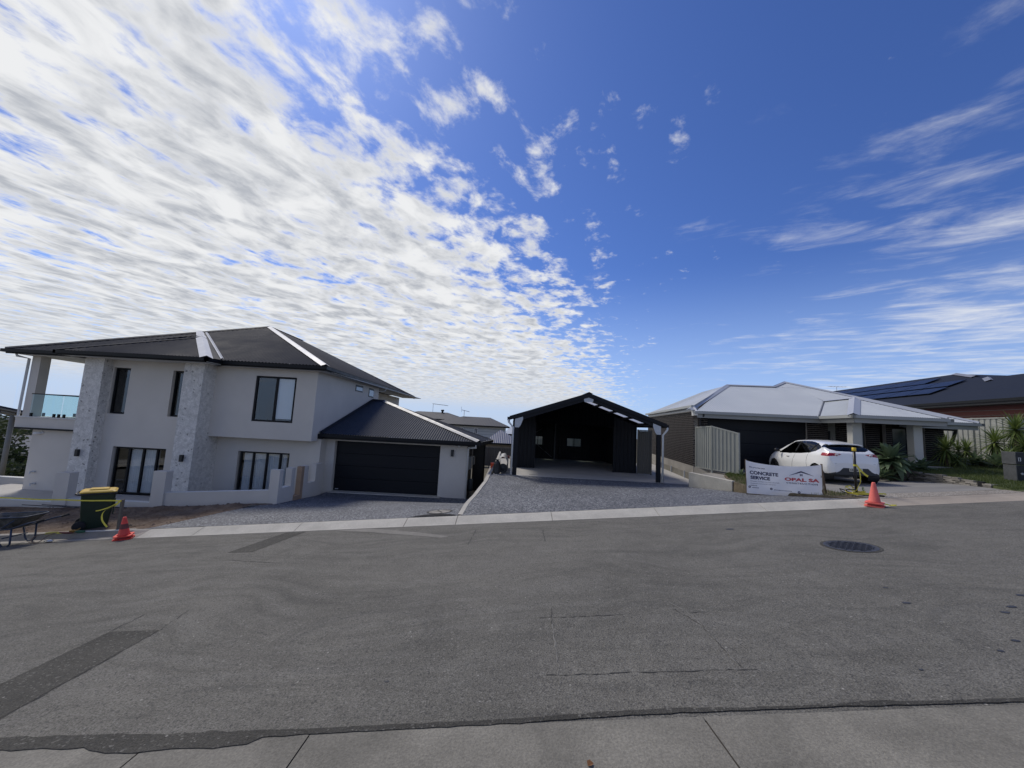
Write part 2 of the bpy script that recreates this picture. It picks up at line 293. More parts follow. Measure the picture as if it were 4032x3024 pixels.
# ------------------------------------------------------------------ mesh helpers
WM = {}                                    # world matrix of every parent
I4 = Matrix.Identity(4)
def xf(loc=(0, 0, 0), rz=0.0, rx=0.0, ry=0.0):
    return Matrix.Translation(loc) @ Matrix.Rotation(rz, 4, 'Z') @ Matrix.Rotation(ry, 4, 'Y') @ Matrix.Rotation(rx, 4, 'X')
class MB:
    def __init__(s, frame=None): s.v = []; s.f = []; s.mi = []; s.F = frame or I4; s.cur = 0
    def _a(s, pts):
        i = len(s.v); s.v.extend(Vector(p) for p in pts); return i
    def poly(s, pts):
        i = s._a(pts); s.f.append(tuple(range(i, i + len(pts)))); s.mi.append(s.cur); return s
    def box(s, x0, x1, y0, y1, z0, z1, m=None):
        pts = [(x0, y0, z0), (x1, y0, z0), (x1, y1, z0), (x0, y1, z0), (x0, y0, z1), (x1, y0, z1), (x1, y1, z1), (x0, y1, z1)]
        if m is not None: pts = [m @ Vector(p) for p in pts]
        i = s._a(pts)
        for q in ((0, 3, 2, 1), (4, 5, 6, 7), (0, 1, 5, 4), (1, 2, 6, 5), (2, 3, 7, 6), (3, 0, 4, 7)):
            s.f.append(tuple(i + k for k in q)); s.mi.append(s.cur)
        return s
    def prism(s, pts, d):
        """closed polygon pts extruded by vector d"""
        n = len(pts); d = Vector(d); i = s._a(pts); j = s._a([Vector(p) + d for p in pts])
        s.f.append(tuple(range(i + n - 1, i - 1, -1))); s.f.append(tuple(range(j, j + n)))
        s.mi += [s.cur, s.cur]
        for k in range(n):
            s.f.append((i + k, i + (k + 1) % n, j + (k + 1) % n, j + k)); s.mi.append(s.cur)
        return s
    def bar(s, a, b, wd, ht, up=(0, 0, 1)):
        """rectangular bar from a to b"""
        a = Vector(a); b = Vector(b); d = (b - a).normalized(); u = Vector(up)
        sd = d.cross(u).normalized(); u = sd.cross(d).normalized()
        q = [a + sd * (wd / 2 * i) + u * (ht / 2 * j) for i, j in ((-1, -1), (1, -1), (1, 1), (-1, 1))]
        return s.prism(q, b - a)
    def tube(s, pts, r, n=8, cap=True):
        pts = [Vector(p) for p in pts]; rs = r if isinstance(r, (list, tuple)) else [r] * len(pts)
        rings = []; pu = None
        for k, p in enumerate(pts):
            d = (pts[min(k + 1, len(pts) - 1)] - pts[max(k - 1, 0)]).normalized()
            if pu is None:
                pu = d.orthogonal().normalized()
            pu = (pu - d * pu.dot(d)).normalized(); sd = d.cross(pu)
            rings.append(s._a([p + (pu * math.cos(2 * math.pi * j / n) + sd * math.sin(2 * math.pi * j / n)) * rs[k] for j in range(n)]))
        for a, b in zip(rings, rings[1:]):
            for j in range(n):
                s.f.append((a + j, a + (j + 1) % n, b + (j + 1) % n, b + j)); s.mi.append(s.cur)
        if cap:
            s.f.append(tuple(rings[0] + j for j in range(n - 1, -1, -1))); s.f.append(tuple(rings[-1] + j for j in range(n))); s.mi += [s.cur] * 2
        return s
    def lathe(s, prof, n=24, m=None, cap=True):
        """profile [(r, z)] turned about z"""
        m = m or I4; rings = []
        for r, z in prof:
            rings.append(s._a([m @ Vector((r * math.cos(2 * math.pi * j / n), r * math.sin(2 * math.pi * j / n), z)) for j in range(n)]))
        for a, b in zip(rings, rings[1:]):
            for j in range(n):
                s.f.append((a + j, a + (j + 1) % n, b + (j + 1) % n, b + j)); s.mi.append(s.cur)
        if cap:
            s.f.append(tuple(rings[0] + j for j in range(n - 1, -1, -1))); s.f.append(tuple(rings[-1] + j for j in range(n))); s.mi += [s.cur] * 2
        return s
    def grid(s, fn, nu, nv):
        """open sheet from fn(i, j) -> point"""
        i0 = s._a([fn(i, j) for i in range(nu) for j in range(nv)])
        for i in range(nu - 1):
            for j in range(nv - 1):
                a = i0 + i * nv + j
                s.f.append((a, a + nv, a + nv + 1, a + 1)); s.mi.append(s.cur)
        return s
    def mesh(s, name, mats, inv=None):
        me = bpy.data.meshes.new(name)
        T = (inv @ s.F) if inv is not None else s.F
        me.from_pydata([T @ p for p in s.v], [], s.f)
        for m_ in (mats if isinstance(mats, (list, tuple)) else [mats]): me.materials.append(m_)
        if any(s.mi): me.polygons.foreach_set('material_index', s.mi)
        me.update(); return me
    def build(s, name, mats, parent=None, smooth=False, label=None):
        inv = WM[parent.name].inverted() if parent else I4
        me = s.mesh(name, mats, inv)
        if smooth: me.polygons.foreach_set('use_smooth', [True] * len(me.polygons)); me.update()
        o = bpy.data.objects.new(name, me); C.objects.link(o)
        if parent: o.parent = parent; WM[o.name] = WM[parent.name]
        else: WM[o.name] = I4
        if label: o['label'] = label
        return o
def thing(name, label, cat, loc=(0, 0, 0), rz=0.0, group=None):
    o = bpy.data.objects.new(name, None); C.objects.link(o)
    o.empty_display_size = 0.2
    o.location = loc; o.rotation_euler = (0, 0, rz); WM[o.name] = xf(loc, rz)
    return tag(o, label, cat, group)
def tag(o, label, cat, group=None):
    o['label'] = label; o['category'] = cat
    if group: o['group'] = group
    return o
def struct(o): o['kind'] = 'structure'; return o
def stuff(o): o['kind'] = 'stuff'; return o
def inst(name, me, parent, mloc):
    """a piece that shares mesh data; mloc is its matrix inside the parent"""
    o = bpy.data.objects.new(name, me); C.objects.link(o); o.parent = parent; o.matrix_local = mloc
    return o
def copy_thing(root, loc=None, rz=None, label=None):
    r = root.copy(); C.objects.link(r)
    if loc is not None: r.location = loc
    if rz is not None: r.rotation_euler = (0, 0, rz)
    if label: r['label'] = label
    for ch in list(root.children):
        c = ch.copy(); C.objects.link(c); c.parent = r
        for g in ch.children:
            d = g.copy(); C.objects.link(d); d.parent = c
    return r
def bevel(o, wd, seg=1):
    m = o.modifiers.new('bevel', 'BEVEL'); m.width = wd; m.segments = seg; m.limit_method = 'ANGLE'; return o
def wallgrid(mb, x0, x1, z0, z1, y0, y1, holes):
    """wall box in the x-z plane from y0 (front) to y1 with rectangular holes (x0,x1,z0,z1)"""
    xs = sorted({x0, x1, *[h[0] for h in holes], *[h[1] for h in holes]}); zs = sorted({z0, z1, *[h[2] for h in holes], *[h[3] for h in holes]})
    xs = [x for x in xs if x0 <= x <= x1]; zs = [z for z in zs if z0 <= z <= z1]
    def ishole(i, j):
        if i < 0 or j < 0 or i >= len(xs) - 1 or j >= len(zs) - 1: return True
        cx, cz = (xs[i] + xs[i + 1]) / 2, (zs[j] + zs[j + 1]) / 2
        return any(h[0] < cx < h[1] and h[2] < cz < h[3] for h in holes)
    for i in range(len(xs) - 1):
        for j in range(len(zs) - 1):
            if ishole(i, j): continue
            a, b, c, d = xs[i], xs[i + 1], zs[j], zs[j + 1]
            mb.poly([(a, y0, c), (b, y0, c), (b, y0, d), (a, y0, d)]); mb.poly([(a, y1, d), (b, y1, d), (b, y1, c), (a, y1, c)])
            if ishole(i - 1, j): mb.poly([(a, y0, c), (a, y0, d), (a, y1, d), (a, y1, c)])
            if ishole(i + 1, j): mb.poly([(b, y0, d), (b, y0, c), (b, y1, c), (b, y1, d)])
            if ishole(i, j - 1): mb.poly([(a, y0, c), (a, y1, c), (b, y1, c), (b, y0, c)])
            if ishole(i, j + 1): mb.poly([(a, y0, d), (b, y0, d), (b, y1, d), (a, y1, d)])
    return mb
def ribbed(mb, pts, pitch=0.076, amp=0.009, kind='sine', down=None, sub=4):
    """corrugated sheet filling the convex planar polygon pts; ribs run down the slope"""
    pts = [Vector(p) for p in pts]
    n = Vector((0, 0, 0))
    for a, b in zip(pts, pts[1:] + pts[:1]): n += a.cross(b)
    n.normalize()
    if n.z < -1e-6: n = -n
    if down is None: down = Vector((0, 0, -1)) - n * n.dot(Vector((0, 0, -1)))
    d = Vector(down).normalized(); a_ = n.cross(d).normalized(); o = pts[0]
    q = [((p - o).dot(a_), (p - o).dot(d)) for p in pts]
    lo, hi = min(x for x, _ in q), max(x for x, _ in q)
    if kind == 'sine':
        k = max(2, int((hi - lo) / (pitch / sub))); xs = [lo + (hi - lo) * i / k for i in range(k + 1)]
        off = [amp * math.sin(2 * math.pi * x / pitch) for x in xs]
    else:                                   # pan with square ribs
        xs = []; off = []; x = lo
        rb = pitch * 0.22
        while x < hi:
            for dx_, h in ((0, 0), (pitch - rb * 1.7, 0), (pitch - rb * 1.35, amp), (pitch - rb * 0.35, amp), (pitch, 0)):
                if x + dx_ <= hi: xs.append(x + dx_); off.append(h)
            x += pitch
        xs.append(hi); off.append(0)
    def ext(x):
        ys = []
        for (x1, y1), (x2, y2) in zip(q, q[1:] + q[:1]):
            if abs(x2 - x1) < 1e-9:
                if abs(x - x1) < 1e-6: ys += [y1, y2]
            elif min(x1, x2) - 1e-9 <= x <= max(x1, x2) + 1e-9: ys.append(y1 + (y2 - y1) * (x - x1) / (x2 - x1))
        return min(ys), max(ys)
    prev = None
    for x, h in zip(xs, off):
        y0, y1 = ext(min(max(x, lo + 1e-7), hi - 1e-7))
        i = mb._a([o + a_ * x + d * y0 + n * h, o + a_ * x + d * y1 + n * h])
        if prev is not None: mb.f.append((prev, prev + 1, i + 1, i)); mb.mi.append(mb.cur)
        prev = i
    return mb
def text_mesh(s, size, bold=0.0, spacing=1.0, align='LEFT'):
    cu = bpy.data.curves.new('t', 'FONT'); cu.body = s; cu.size = size; cu.offset = bold; cu.space_character = spacing; cu.align_x = align
    cu.resolution_u = 3
    ob = bpy.data.objects.new('t', cu); C.objects.link(ob); bpy.context.view_layer.update()
    me = bpy.data.meshes.new_from_object(ob.evaluated_get(bpy.context.evaluated_depsgraph_get()))
    bpy.data.objects.remove(ob); return [v.co.copy() for v in me.vertices], [tuple(p.vertices) for p in me.polygons]
# ------------------------------------------------------------------ ground
def zroad(x, y): return -1.854 + 0.0965 * x - 0.0591 * (y + 0.019 * x)
def zk(x): return zroad(x, 10.47 - 0.019 * x) + 0.142          # back edge of the far kerb
def lerp(a, b, s): return a + (b - a) * s
def interp(x, kn):
    if x <= kn[0][0]: return kn[0][1]
    for (a, b), (c, d) in zip(kn, kn[1:]):
        if x <= c: return b + (d - b) * (x - a) / (c - a)
    return kn[-1][1]
LOTS = [(-80, -13), (-40, -6.5), (-24, -4.1), (-17, -3.75), (-10, -3.62), (-0.75, -3.62), (0.0, -2.4), (10.0, -2.5), (10.7, -1.9), (15.5, -1.8), (16.6, -1.3), (21, -1.15), (30, 0.2), (80, 5)]
def sm(x): x = max(0, min(1, x)); return x * x * (3 - 2 * x)
def zterr(x, y):
    if y < 10.6: z = zroad(x, max(y, -12)) - 0.22
    else: z = lerp(zroad(x, 10.6) - 0.22, interp(x, LOTS), sm((y - 10.6) / 4.0))
    if -9 < x < 9 and y > 27: z = lerp(z, -3.6, sm((y - 27) / 2))
    r = math.hypot(x, y)
    far = -0.047 * r - 1.5 + 3.0 * mnoise.noise(Vector((x * 0.006, y * 0.006, 0)))
    return lerp(z, far, sm((r - 45) / 120))
def axis(lo, hi, core, step):
    xs = [core[0] + i * step for i in range(int((core[1] - core[0]) / step) + 1)]
    g = step
    while xs[-1] < hi: g *= 1.22; xs.append(xs[-1] + g)
    g = step
    while xs[0] > lo: g *= 1.22; xs.insert(0, xs[0] - g)
    return xs
_ax = axis(-3500, 3500, (-24, 24), 0.75); _ay = axis(-3500, 3500, (-3, 34), 0.75)
mb = MB(); mb.grid(lambda i, j: (_ax[i], _ay[j], zterr(_ax[i], _ay[j])), len(_ax), len(_ay))
struct(mb.build('ground', FARTER, smooth=True))
# road: one plane, falling to the left and away
def roadstrip(name, mat, x0, x1, t0, t1, dz, nx=2):
    mb = MB()
    def f(i, j):
        x = lerp(x0, x1, i / (nx - 1)); y = (t0 if j == 0 else t1) - 0.019 * x
        return (x, y, zroad(x, y) + dz)
    mb.grid(f, nx, 2); return struct(mb.build(name, mat))
road = roadstrip('road', ASPHALT, -60, 60, 2.80, 10.02, 0.0, 12)
def road_poly(name, mat, pts, dz, parent=None):
    mb = MB(); mb.poly([(x, y, zroad(x, y) + dz) for x, y in pts]); return mb.build(name, mat, parent)
road_poly('asphalt_patch', PATCH, [(-4.37, 4.62), (-3.80, 4.60), (-3.71, 3.02), (-4.30, 3.02)], 0.004, road)
road_poly('asphalt_patch', PATCH, [(-5.58, 8.15), (-5.05, 8.10), (-4.95, 10.0), (-5.44, 10.0)], 0.004, road)
def crack(pts, wd, mat=CRACK, dz=0.004):
    mb = MB(); rnd = random.Random(len(pts) * 7 + int(abs(pts[0][0]) * 100)); L = []; 
    for (a, b), (c, d) in zip(pts, pts[1:]):
        n = max(2, int(math.hypot(c - a, d - b) / 0.05))
        for k in range(n): L.append((lerp(a, c, k / n) + rnd.uniform(-.012, .012), lerp(b, d, k / n) + rnd.uniform(-.012, .012)))
    L.append(pts[-1]); ws = [wd * .75 * rnd.uniform(0.1, 1.4) for _ in L]
    dx = L[-1][0] - L[0][0]; dy = L[-1][1] - L[0][1]; h = math.hypot(dx, dy); px_, py_ = -dy / h, dx / h
    mb.grid(lambda i, j: (L[i][0] + px_ * ws[i] * (j - .5), L[i][1] + py_ * ws[i] * (j - .5), zroad(L[i][0] + px_ * ws[i] * (j - .5), L[i][1] + py_ * ws[i] * (j - .5)) + dz), len(L), 2)
    return mb.build('crack', mat, road)
for p_, w_, m_ in (([(0.44, 4.45), (0.9, 4.43), (1.34, 4.42)], .016, CRACK), ([(0.59, 4.68), (0.55, 4.3)], .012, CRACK), ([(0.56, 4.30), (0.53, 3.7), (0.5, 3.25)], .014, CRACKL), ([(0.40, 3.37), (0.95, 3.36), (1.5, 3.34), (2.09, 3.31)], .013, CRACK),
        ([(1.95, 4.70), (2.04, 4.35), (2.02, 3.85), (1.99, 3.38)], .020, CRACKL), ([(1.93, 4.5), (2.03, 4.1), (1.99, 3.36)], .010, CRACK), ([(2.04, 4.4), (2.22, 4.39)], .016, CRACK), ([(0.86, 8.93), (0.81, 7.85)], .022, CRACK), ([(-0.66, 9.22), (-0.70, 7.87)], .022, CRACK),
        ([(-5.18, 7.57), (-4.74, 7.42), (-4.01, 7.19), (-3.55, 7.09)], .018, CRACK), ([(-4.38, 4.63), (-4.41, 5.2)], .012, CRACK), ([(-3.80, 4.6), (-3.93, 5.17)], .012, CRACK), ([(-4.34, 4.6), (-4.28, 3.0)], .018, CRACK), ([(-3.79, 4.58), (-3.70, 3.0)], .012, CRACK)):
    crack(p_, w_, m_)
for x, y, r in ((4.63, 8.17, .10), (4.39, 4.38, .045), (5.28, 4.17, .05), (5.06, 4.06, .045), (4.49, 3.54, .035), (4.18, 3.40, .03), (4.59, 4.81, .03), (5.72, 4.43, .05), (3.3, 3.2, .02), (-0.9, 3.4, .02)):
    rnd = random.Random(x); road_poly('oil_spot', SEAL, [(x + r * rnd.uniform(.7, 1.2) * math.cos(a * .7), y + .6 * r * rnd.uniform(.7, 1.2) * math.sin(a * .7)) for a in range(9)], 0.004, road)
# pale wash of concrete slurry on the asphalt by the new kerb
mb = MB(); mb.poly([(x, y, zroad(x, y) + .004) for x, y in ((-4.3, 10.0), (-3.2, 9.55), (-2.2, 9.05), (-1.35, 8.6), (-1.2, 8.72), (-1.9, 9.2), (-2.7, 9.7), (-3.4, 10.0))])
mb.build('slurry_stain', M('slurry', (0.19, 0.18, 0.16), .9, .2, 3, .15, 40), road)
# near gutter slabs with open joints
gut = struct(MB().build('gutter', GUTCONC)); 
_jx = [-8.95, -6.3, -3.62, -2.27 - .02, -1.235, 1.40, 4.05, 6.7, 9.4]
for a, b in zip(_jx, _jx[1:]):
    mb = MB(); n = 5
    def f(i, j, a=a, b=b):
        x = lerp(a + .005, b - .005, i / (n - 1)); y = (1.55, 2.8365, 2.8365)[j] - 0.019 * x
        return (x, y, zroad(x, y) + (.002, .002, -.1)[j])
    mb.grid(f, n, 3); mb.build('gutter_slab', GUTCONC, gut)
mb = MB(); mb.grid(lambda i, j: (-9 + 18.4 * i, (1.55, 2.82)[j] - .019 * (-9 + 18.4 * i), zroad(-9 + 18.4 * i, (1.55, 2.82)[j] - .019 * (-9 + 18.4 * i)) - .006), 2, 2); mb.build('joint_filler', M('joint_grit', (.06, .055, .048), .95, .3, 20), gut)
near = MB(); near.grid(lambda i, j: (-40 + 80 * i, (1.60, 1.50, 0.2, -6.0)[j] - .019 * (-40 + 80 * i), zroad(-40 + 80 * i, 1.5) + (0, .13, .15, .2)[j]), 2, 4)
struct(near.build('verge', NEWCONC))
# bitumen seal between road and gutter, wider and ragged at the left
topl = [(-9, 3.02), (-5, 2.99), (-3.43, 2.955), (-3.02, 2.94), (-2.61, 2.93), (-2.27, 2.905), (-1.96, 2.905), (-1.63, 2.90), (-1.32, 2.885), (-0.69, 2.885), (0.12, 2.88), (0.77, 2.905), (1.32, 2.905), (1.72, 2.875), (2.35, 2.862), (2.62, 2.885), (2.82, 2.855), (3.61, 2.83), (9, 2.72)]
botl = [(-9, 2.9), (-5, 2.84), (-3.27, 2.82), (-2.97, 2.82), (-2.69, 2.80), (-2.56, 2.76), (-2.34, 2.74), (-2.16, 2.757), (-1.9, 2.752), (-1.7, 2.75), (-1.6, 2.775), (-1.55, 2.826), (-1.25, 2.83), (-0.68, 2.832), (0.12, 2.833), (0.91, 2.855), (1.39, 2.85), (2.33, 2.835), (3.56, 2.79), (9, 2.66)]
mb = MB(); n = 260
def f(i, j):
    x = lerp(-8.9, 8.9, i / (n - 1)); y = interp(x, (botl, topl)[j]) + 0.012 * (mnoise.noise(Vector((x * 9, j * 7, 0))) + .6 * mnoise.noise(Vector((x * 31, j * 7, 5)))) * (1.6 if x < -1.5 else 0.8)
    return (x, y, zroad(x, y) + (.007 if j == 0 else .005))
mb.grid(f, n, 2); mb.build('bitumen_seal', SEALSTONE, road)
# far kerb: roll-over profile in separate pours
KP = [(-.02, -.06), (0.0, .004), (.06, .014), (.36, .118), (.42, .134), (.47, .138), (.60, .132), (.60, -.2)]
UP = [(-.02, -.06), (0.0, .004), (.28, .010), (.33, .150), (.36, .162), (.50, .165), (.52, -.2)]
kerb = struct(MB().build('kerb', NEWCONC))
def kerbseg(x0, x1, prof, mat, prof1=None):
    mb = MB(); n = max(2, int((x1 - x0) / .5) + 2); pr1 = prof1 or prof
    def f(i, j):
        s = i / (n - 1); x = lerp(x0, x1, s); k = sm(s); dt = lerp(prof[j][0], pr1[j][0], k); dzz = lerp(prof[j][1], pr1[j][1], k)
        y = 10.0 + dt - .019 * x
        return (x, y, zroad(x, 10.0 - .019 * x) + dzz - .0591 * dt)
    mb.grid(f, n, len(prof))
    for s_ in (0, n - 1): mb.poly([mb.v[s_ * len(prof) + j] for j in range(len(prof))])
    return mb.build('kerb_segment', mat, kerb, smooth=False)
KP7 = [KP[0], KP[1], KP[2], KP[3], KP[4], KP[6], KP[7]]
for a, b in ((-7.93, -5.33), (-5.33, -2.56), (-2.56, -1.245), (-1.245, 1.2), (1.2, 3.88), (3.88, 6.57), (6.57, 9.12)): kerbseg(a + .007, b - .007, KP, NEWCONC)
kerbseg(-9.35, -7.937, KP7, NEWCONC)
kerbseg(-10.05, -9.362, UP, OLDCONC, KP7)
for a, b in ((-12.5, -10.055), (-15.0, -12.5), (-17.5, -15.0), (-20, -17.5), (-30, -20)): kerbseg(a + .006, b - .006, UP, OLDCONC)
LOWK = [(-.02, -.06), (0, .004), (.06, .01), (.34, .07), (.42, .10), (.47, .115), (.60, .12), (.60, -.2)]
kerbseg(9.127, 9.75, KP, NEWCONC, LOWK)
for a, b in ((9.757, 13.0), (13.0, 16.3), (16.3, 20), (20, 40)): kerbseg(a, b - .006, LOWK, TANCONC)
# driveway in front of the garage (exposed aggregate), falling to the garage slab
def zd1(x, y):
    s = max(0, min(1, (y - 10.45) / 6.2)); z0 = zk(x)
    return lerp(z0, -3.39, s ** 1.35) + 0.05 * math.sin(math.pi * s)
ledge = [(-9.60, 10.40), (-9.42, 10.75), (-9.26, 11.15), (-9.05, 11.75), (-8.88, 12.5), (-8.66, 13.2), (-8.45, 13.7), (-8.25, 13.96), (-8.06, 14.0), (-8.03, 15.0), (-8.02, 16.0), (-8.02, 17.2), (-8.02, 17.76)]
redge = [(-1.24, 10.40), (-1.28, 11.0), (-1.34, 12.0), (-1.38, 13.0), (-1.40, 14.0), (-1.40, 15.0), (-1.40, 16.0), (-1.40, 17.76)]
def edgex(e, y):
    for (a, b), (c, d) in zip(e, e[1:]):
        if b <= y <= d: return lerp(a, c, (y - b) / (d - b) if d > b else 0)
    return e[0][0] if y < e[0][1] else e[-1][0]
ys = [10.44 + 0.122 * i for i in range(53)] + [16.85, 17.3, 17.76]
def drive(name, ya, yb, mat, par=None):
    yy = [y for y in ys if ya <= y <= yb]; yy = [ya] + [y for y in yy if ya < y < yb] + [yb]
    mb = MB(); nx = 24
    mb.grid(lambda i, j: ((lambda y, x: (x, y - .019 * x * max(0, 1 - (y - 10.44) / 1.5), zd1(x, y)))(yy[j], lerp(edgex(ledge, yy[j]), edgex(redge, yy[j]), i / (nx - 1)))), nx, len(yy))
    o = mb.build(name, mat, par, smooth=True); return o
d1 = struct(drive('driveway', 10.47, 15.955, AGG))
drive('driveway_bay', 15.965, 17.76, AGG, d1)
mb = MB(); mb.box(-8.0, -1.4, 15.93, 15.99, -3.46, -3.378); mb.build('expansion_joint', M('joint_pale', (.33, .33, .33), .8), d1)
mb = MB(); mb.box(-7.95, -2.95, 17.55, 17.97, -3.6, -3.355); mb.build('threshold', NEWCONC, d1)
# carport driveway (second pour)
def zd2(x, y):
    s = max(0, min(1, (y - 10.45) / 6.0)); return lerp(zk(x), -2.09, s)
l2 = [(-1.17, 10.40), (-1.17, 11.0), (-1.10, 11.8), (-.99, 12.4), (-.87, 13.8), (-.76, 15.0), (-.71, 16.5)]
r2 = [(9.45, 10.40), (8.95, 10.62), (8.60, 11.0), (7.98, 11.8), (7.56, 12.6), (7.50, 13.2), (7.35, 13.9), (6.98, 14.8), (6.98, 15.1), (8.1, 15.6), (8.1, 16.5)]
yy = sorted({10.47 + .11 * i for i in range(55)} | {16.5}); mb = MB(); nx = 26
mb.grid(lambda i, j: ((lambda y, x: (x, y - .019 * x * max(0, 1 - (y - 10.44) / 1.0), zd2(x, y)))(yy[j], lerp(edgex(l2, yy[j]), edgex(r2, yy[j]), i / (nx - 1)))), nx, len(yy))
d2 = struct(mb.build('driveway', AGG, smooth=True))
mb = MB(); mb.grid(lambda i, j: (lambda x: (x, 14.0 + .014 * j, zd2(x, 14.0 + .014 * j) + .004))(lerp(-.82, 7.25, i / 20)), 21, 2); mb.build('control_joint', M('joint_dark', (.045, .046, .05), .9), d2)
# low upstand / retaining edge between the two driveways
mb = MB(); prof = []
ey = [10.56, 10.8, 11.1, 11.35, 11.6, 12, 12.6, 13.2, 14, 15, 16, 17, 18.5, 20, 23, 26, 30]
def ex(y): return interp(y, [(10.5, -1.16), (11.3, -1.13), (11.8, -1.10), (12.4, -.99), (13.8, -.87), (15, -.76), (17.8, -.68), (19.7, -.62), (26, -.60), (30, -.60)])
def et(y): return zd2(ex(y), y) + interp(y, [(10.5, .004), (11.3, .006), (11.7, .012), (12.3, .02), (14, .022), (30, .022)])
mb.grid(lambda i, j: ((ex(ey[i]) - .10, ey[i], min(zd1(-1.4, ey[i]), -2.4) - .3), (ex(ey[i]) - .10, ey[i], et(ey[i])), (ex(ey[i]) + .02, ey[i], et(ey[i])), (ex(ey[i]) + .035, ey[i], et(ey[i]) - .3))[j], len(ey), 4)
tag(mb.build('retaining_edge', NEWCONC), 'long pale concrete retaining edge between the two aggregate driveways', 'retaining wall')
# lower side path beside the garage and slabs behind
mb = MB(); mb.box(-1.42, -1.0, 17.7, 32.8, -3.6, -3.40); struct(mb.build('path', OLDCONC))
mb = MB(); mb.box(-.60, 0.12, 16.5, 26.2, -2.5, -2.085); mb.box(6.55, 9.6, 16.5, 26.2, -2.6, -2.09); struct(mb.build('pavement', SLAB))
# round pit lid and dark recess patch by the kerb
def disc(mb, cx, cy, r0, r1, zf, dz, n=36):
    mb.grid(lambda i, j: (cx + (r0, r1)[j] * math.cos(2 * math.pi * i / n), cy + (r0, r1)[j] * math.sin(2 * math.pi * i / n), zf(cx + (r0, r1)[j] * math.cos(2 * math.pi * i / n), cy + (r0, r1)[j] * math.sin(2 * math.pi * i / n)) + dz), n + 1, 2)
t_ = thing('pit_lid', 'round grey pit lid with a cross, set in the aggregate driveway by the kerb', 'manhole', (-1.86, 11.25, zd1(-1.86, 11.25)))
mb = MB(); disc(mb, -1.86, 11.25, .0, .30, zd1, .008); mb.build('cover', OLDCONC, t_)
mb = MB(); disc(mb, -1.86, 11.25, .31, .37, zd1, .010); mb.build('frame', CRACK, t_)
mb = MB()
for a in (0.4, 1.97): 
    c_, s_ = math.cos(a) * .27, math.sin(a) * .27; q_ = [(-1.86 - c_ - s_ * .06, 11.25 - s_ + c_ * .06), (-1.86 + c_ - s_ * .06, 11.25 + s_ + c_ * .06), (-1.86 + c_ + s_ * .06, 11.25 + s_ - c_ * .06), (-1.86 - c_ + s_ * .06, 11.25 - s_ - c_ * .06)]
    mb.poly([(x, y, zd1(x, y) + .016 + a * .001) for x, y in q_])
mb.build('cross', CRACK, t_)
mb = MB(); cp = [(-2.50 + 1.2 * k / 12, 10.53 + .30 * math.sin(math.pi * k / 12) ** .7) for k in range(13)] + [(-1.3, 10.52), (-2.5, 10.55)]
mb.poly([(x, y, zd1(x, y) + .012) for x, y in cp]); mb.build('recess_patch', M('recess_dark', (.012, .012, .013), .9, .4, 20, .4, 60, 1.0, 40), d1)  # flat crescent; the dark of a drain dip is put into its colour
# round iron manhole in the road
t_ = thing('manhole_cover', 'round iron manhole cover with raised grid in the asphalt road', 'manhole', (5.72, 6.57, zroad(5.72, 6.57)))
zr2 = lambda x, y: zroad(x, y)
mb = MB(); disc(mb, 5.72, 6.57, .355, .40, zr2, .005); mb.build('collar', PATCH, t_)
mb = MB(); disc(mb, 5.72, 6.57, .315, .355, zr2, .008); mb.build('frame', M('iron', (.065, .068, .078), .55, .2, 8, metal=.3), t_)
mb = MB(); disc(mb, 5.72, 6.57, .0, .31, zr2, .006); cv = mb.build('cover', MATS['iron'], t_)
mb = MB()
for i in range(-5, 6):
    for j in range(-5, 6):
        x, y = i * .055, j * .055
        if math.hypot(x, y) < .285:
            a = .4 if (i + j) % 2 else -.4
            mb.box(-.025, .025, -.010, .010, 0, .010, xf((5.72 + x, 6.57 + y, zroad(5.72 + x, 6.57 + y) + .006), a))
mb.build('stud', MATS['iron'], cv)
# dirt strip between kerb and front fence
def zdirt(x, y):
    s = max(0, min(1, (y - 10.5) / 3.4)); base = lerp(zk(x) + .01, interp(x, [(-22, -3.9), (-16, -3.72), (-12.4, -3.52), (-8, -3.16)]), s)
    n1 = mnoise.fractal(Vector((x * 1.3, y * 1.3, 0)), 1.0, 2.1, 5)
    hump = .16 * math.exp(-((y - 13.35) / .35) ** 2) * (0.6 + .8 * mnoise.noise(Vector((x * 1.6, 3, 0))))
    return base + (.055 * n1 + hump) * sm(s * 6) * sm((1.03 - s) * 12)
mb = MB(); nx, ny = 150, 52
def f(i, j):
    y = lerp(10.48, 13.98, j / (ny - 1)); xr = edgex(ledge, max(y, 10.41)) - .01; x = lerp(-21.5, xr, (i / (nx - 1)) ** .8)
    return (x, y - .019 * x * max(0, 1 - j / 8), zdirt(x, y) - (.03 if i == nx - 1 else 0))
mb.grid(f, nx, ny); struct(mb.build('dirt', DIRT, smooth=True))
mb = MB(); rnd = random.Random(3)
for k in range(520):
    y = 10.6 + 3.3 * rnd.random(); x = rnd.uniform(-17, edgex(ledge, y) - .05)
    if rnd.random() < .4: y = 13.1 + .5 * rnd.random(); x = rnd.uniform(-16, -8.8)
    r = rnd.uniform(.012, .05) * (1.6 if rnd.random() < .1 else 1); z = zdirt(x, y)
    pts = [Vector((rnd.uniform(.7, 1.2) * a, rnd.uniform(.7, 1.2) * b, rnd.uniform(.5, 1) * c)) * r + Vector((x, y, z)) for a, b, c in ((1, 0, 0), (0, 1, 0), (-1, 0, 0), (0, -1, 0), (0, 0, .8))]
    i = mb._a(pts); 
    for q in ((0, 1, 4), (1, 2, 4), (2, 3, 4), (3, 0, 4)): mb.f.append(tuple(i + c for c in q)); mb.mi.append(0)
tag(stuff(mb.build('clods', DIRT)), 'loose brown clods and stones over the dirt strip', 'soil')
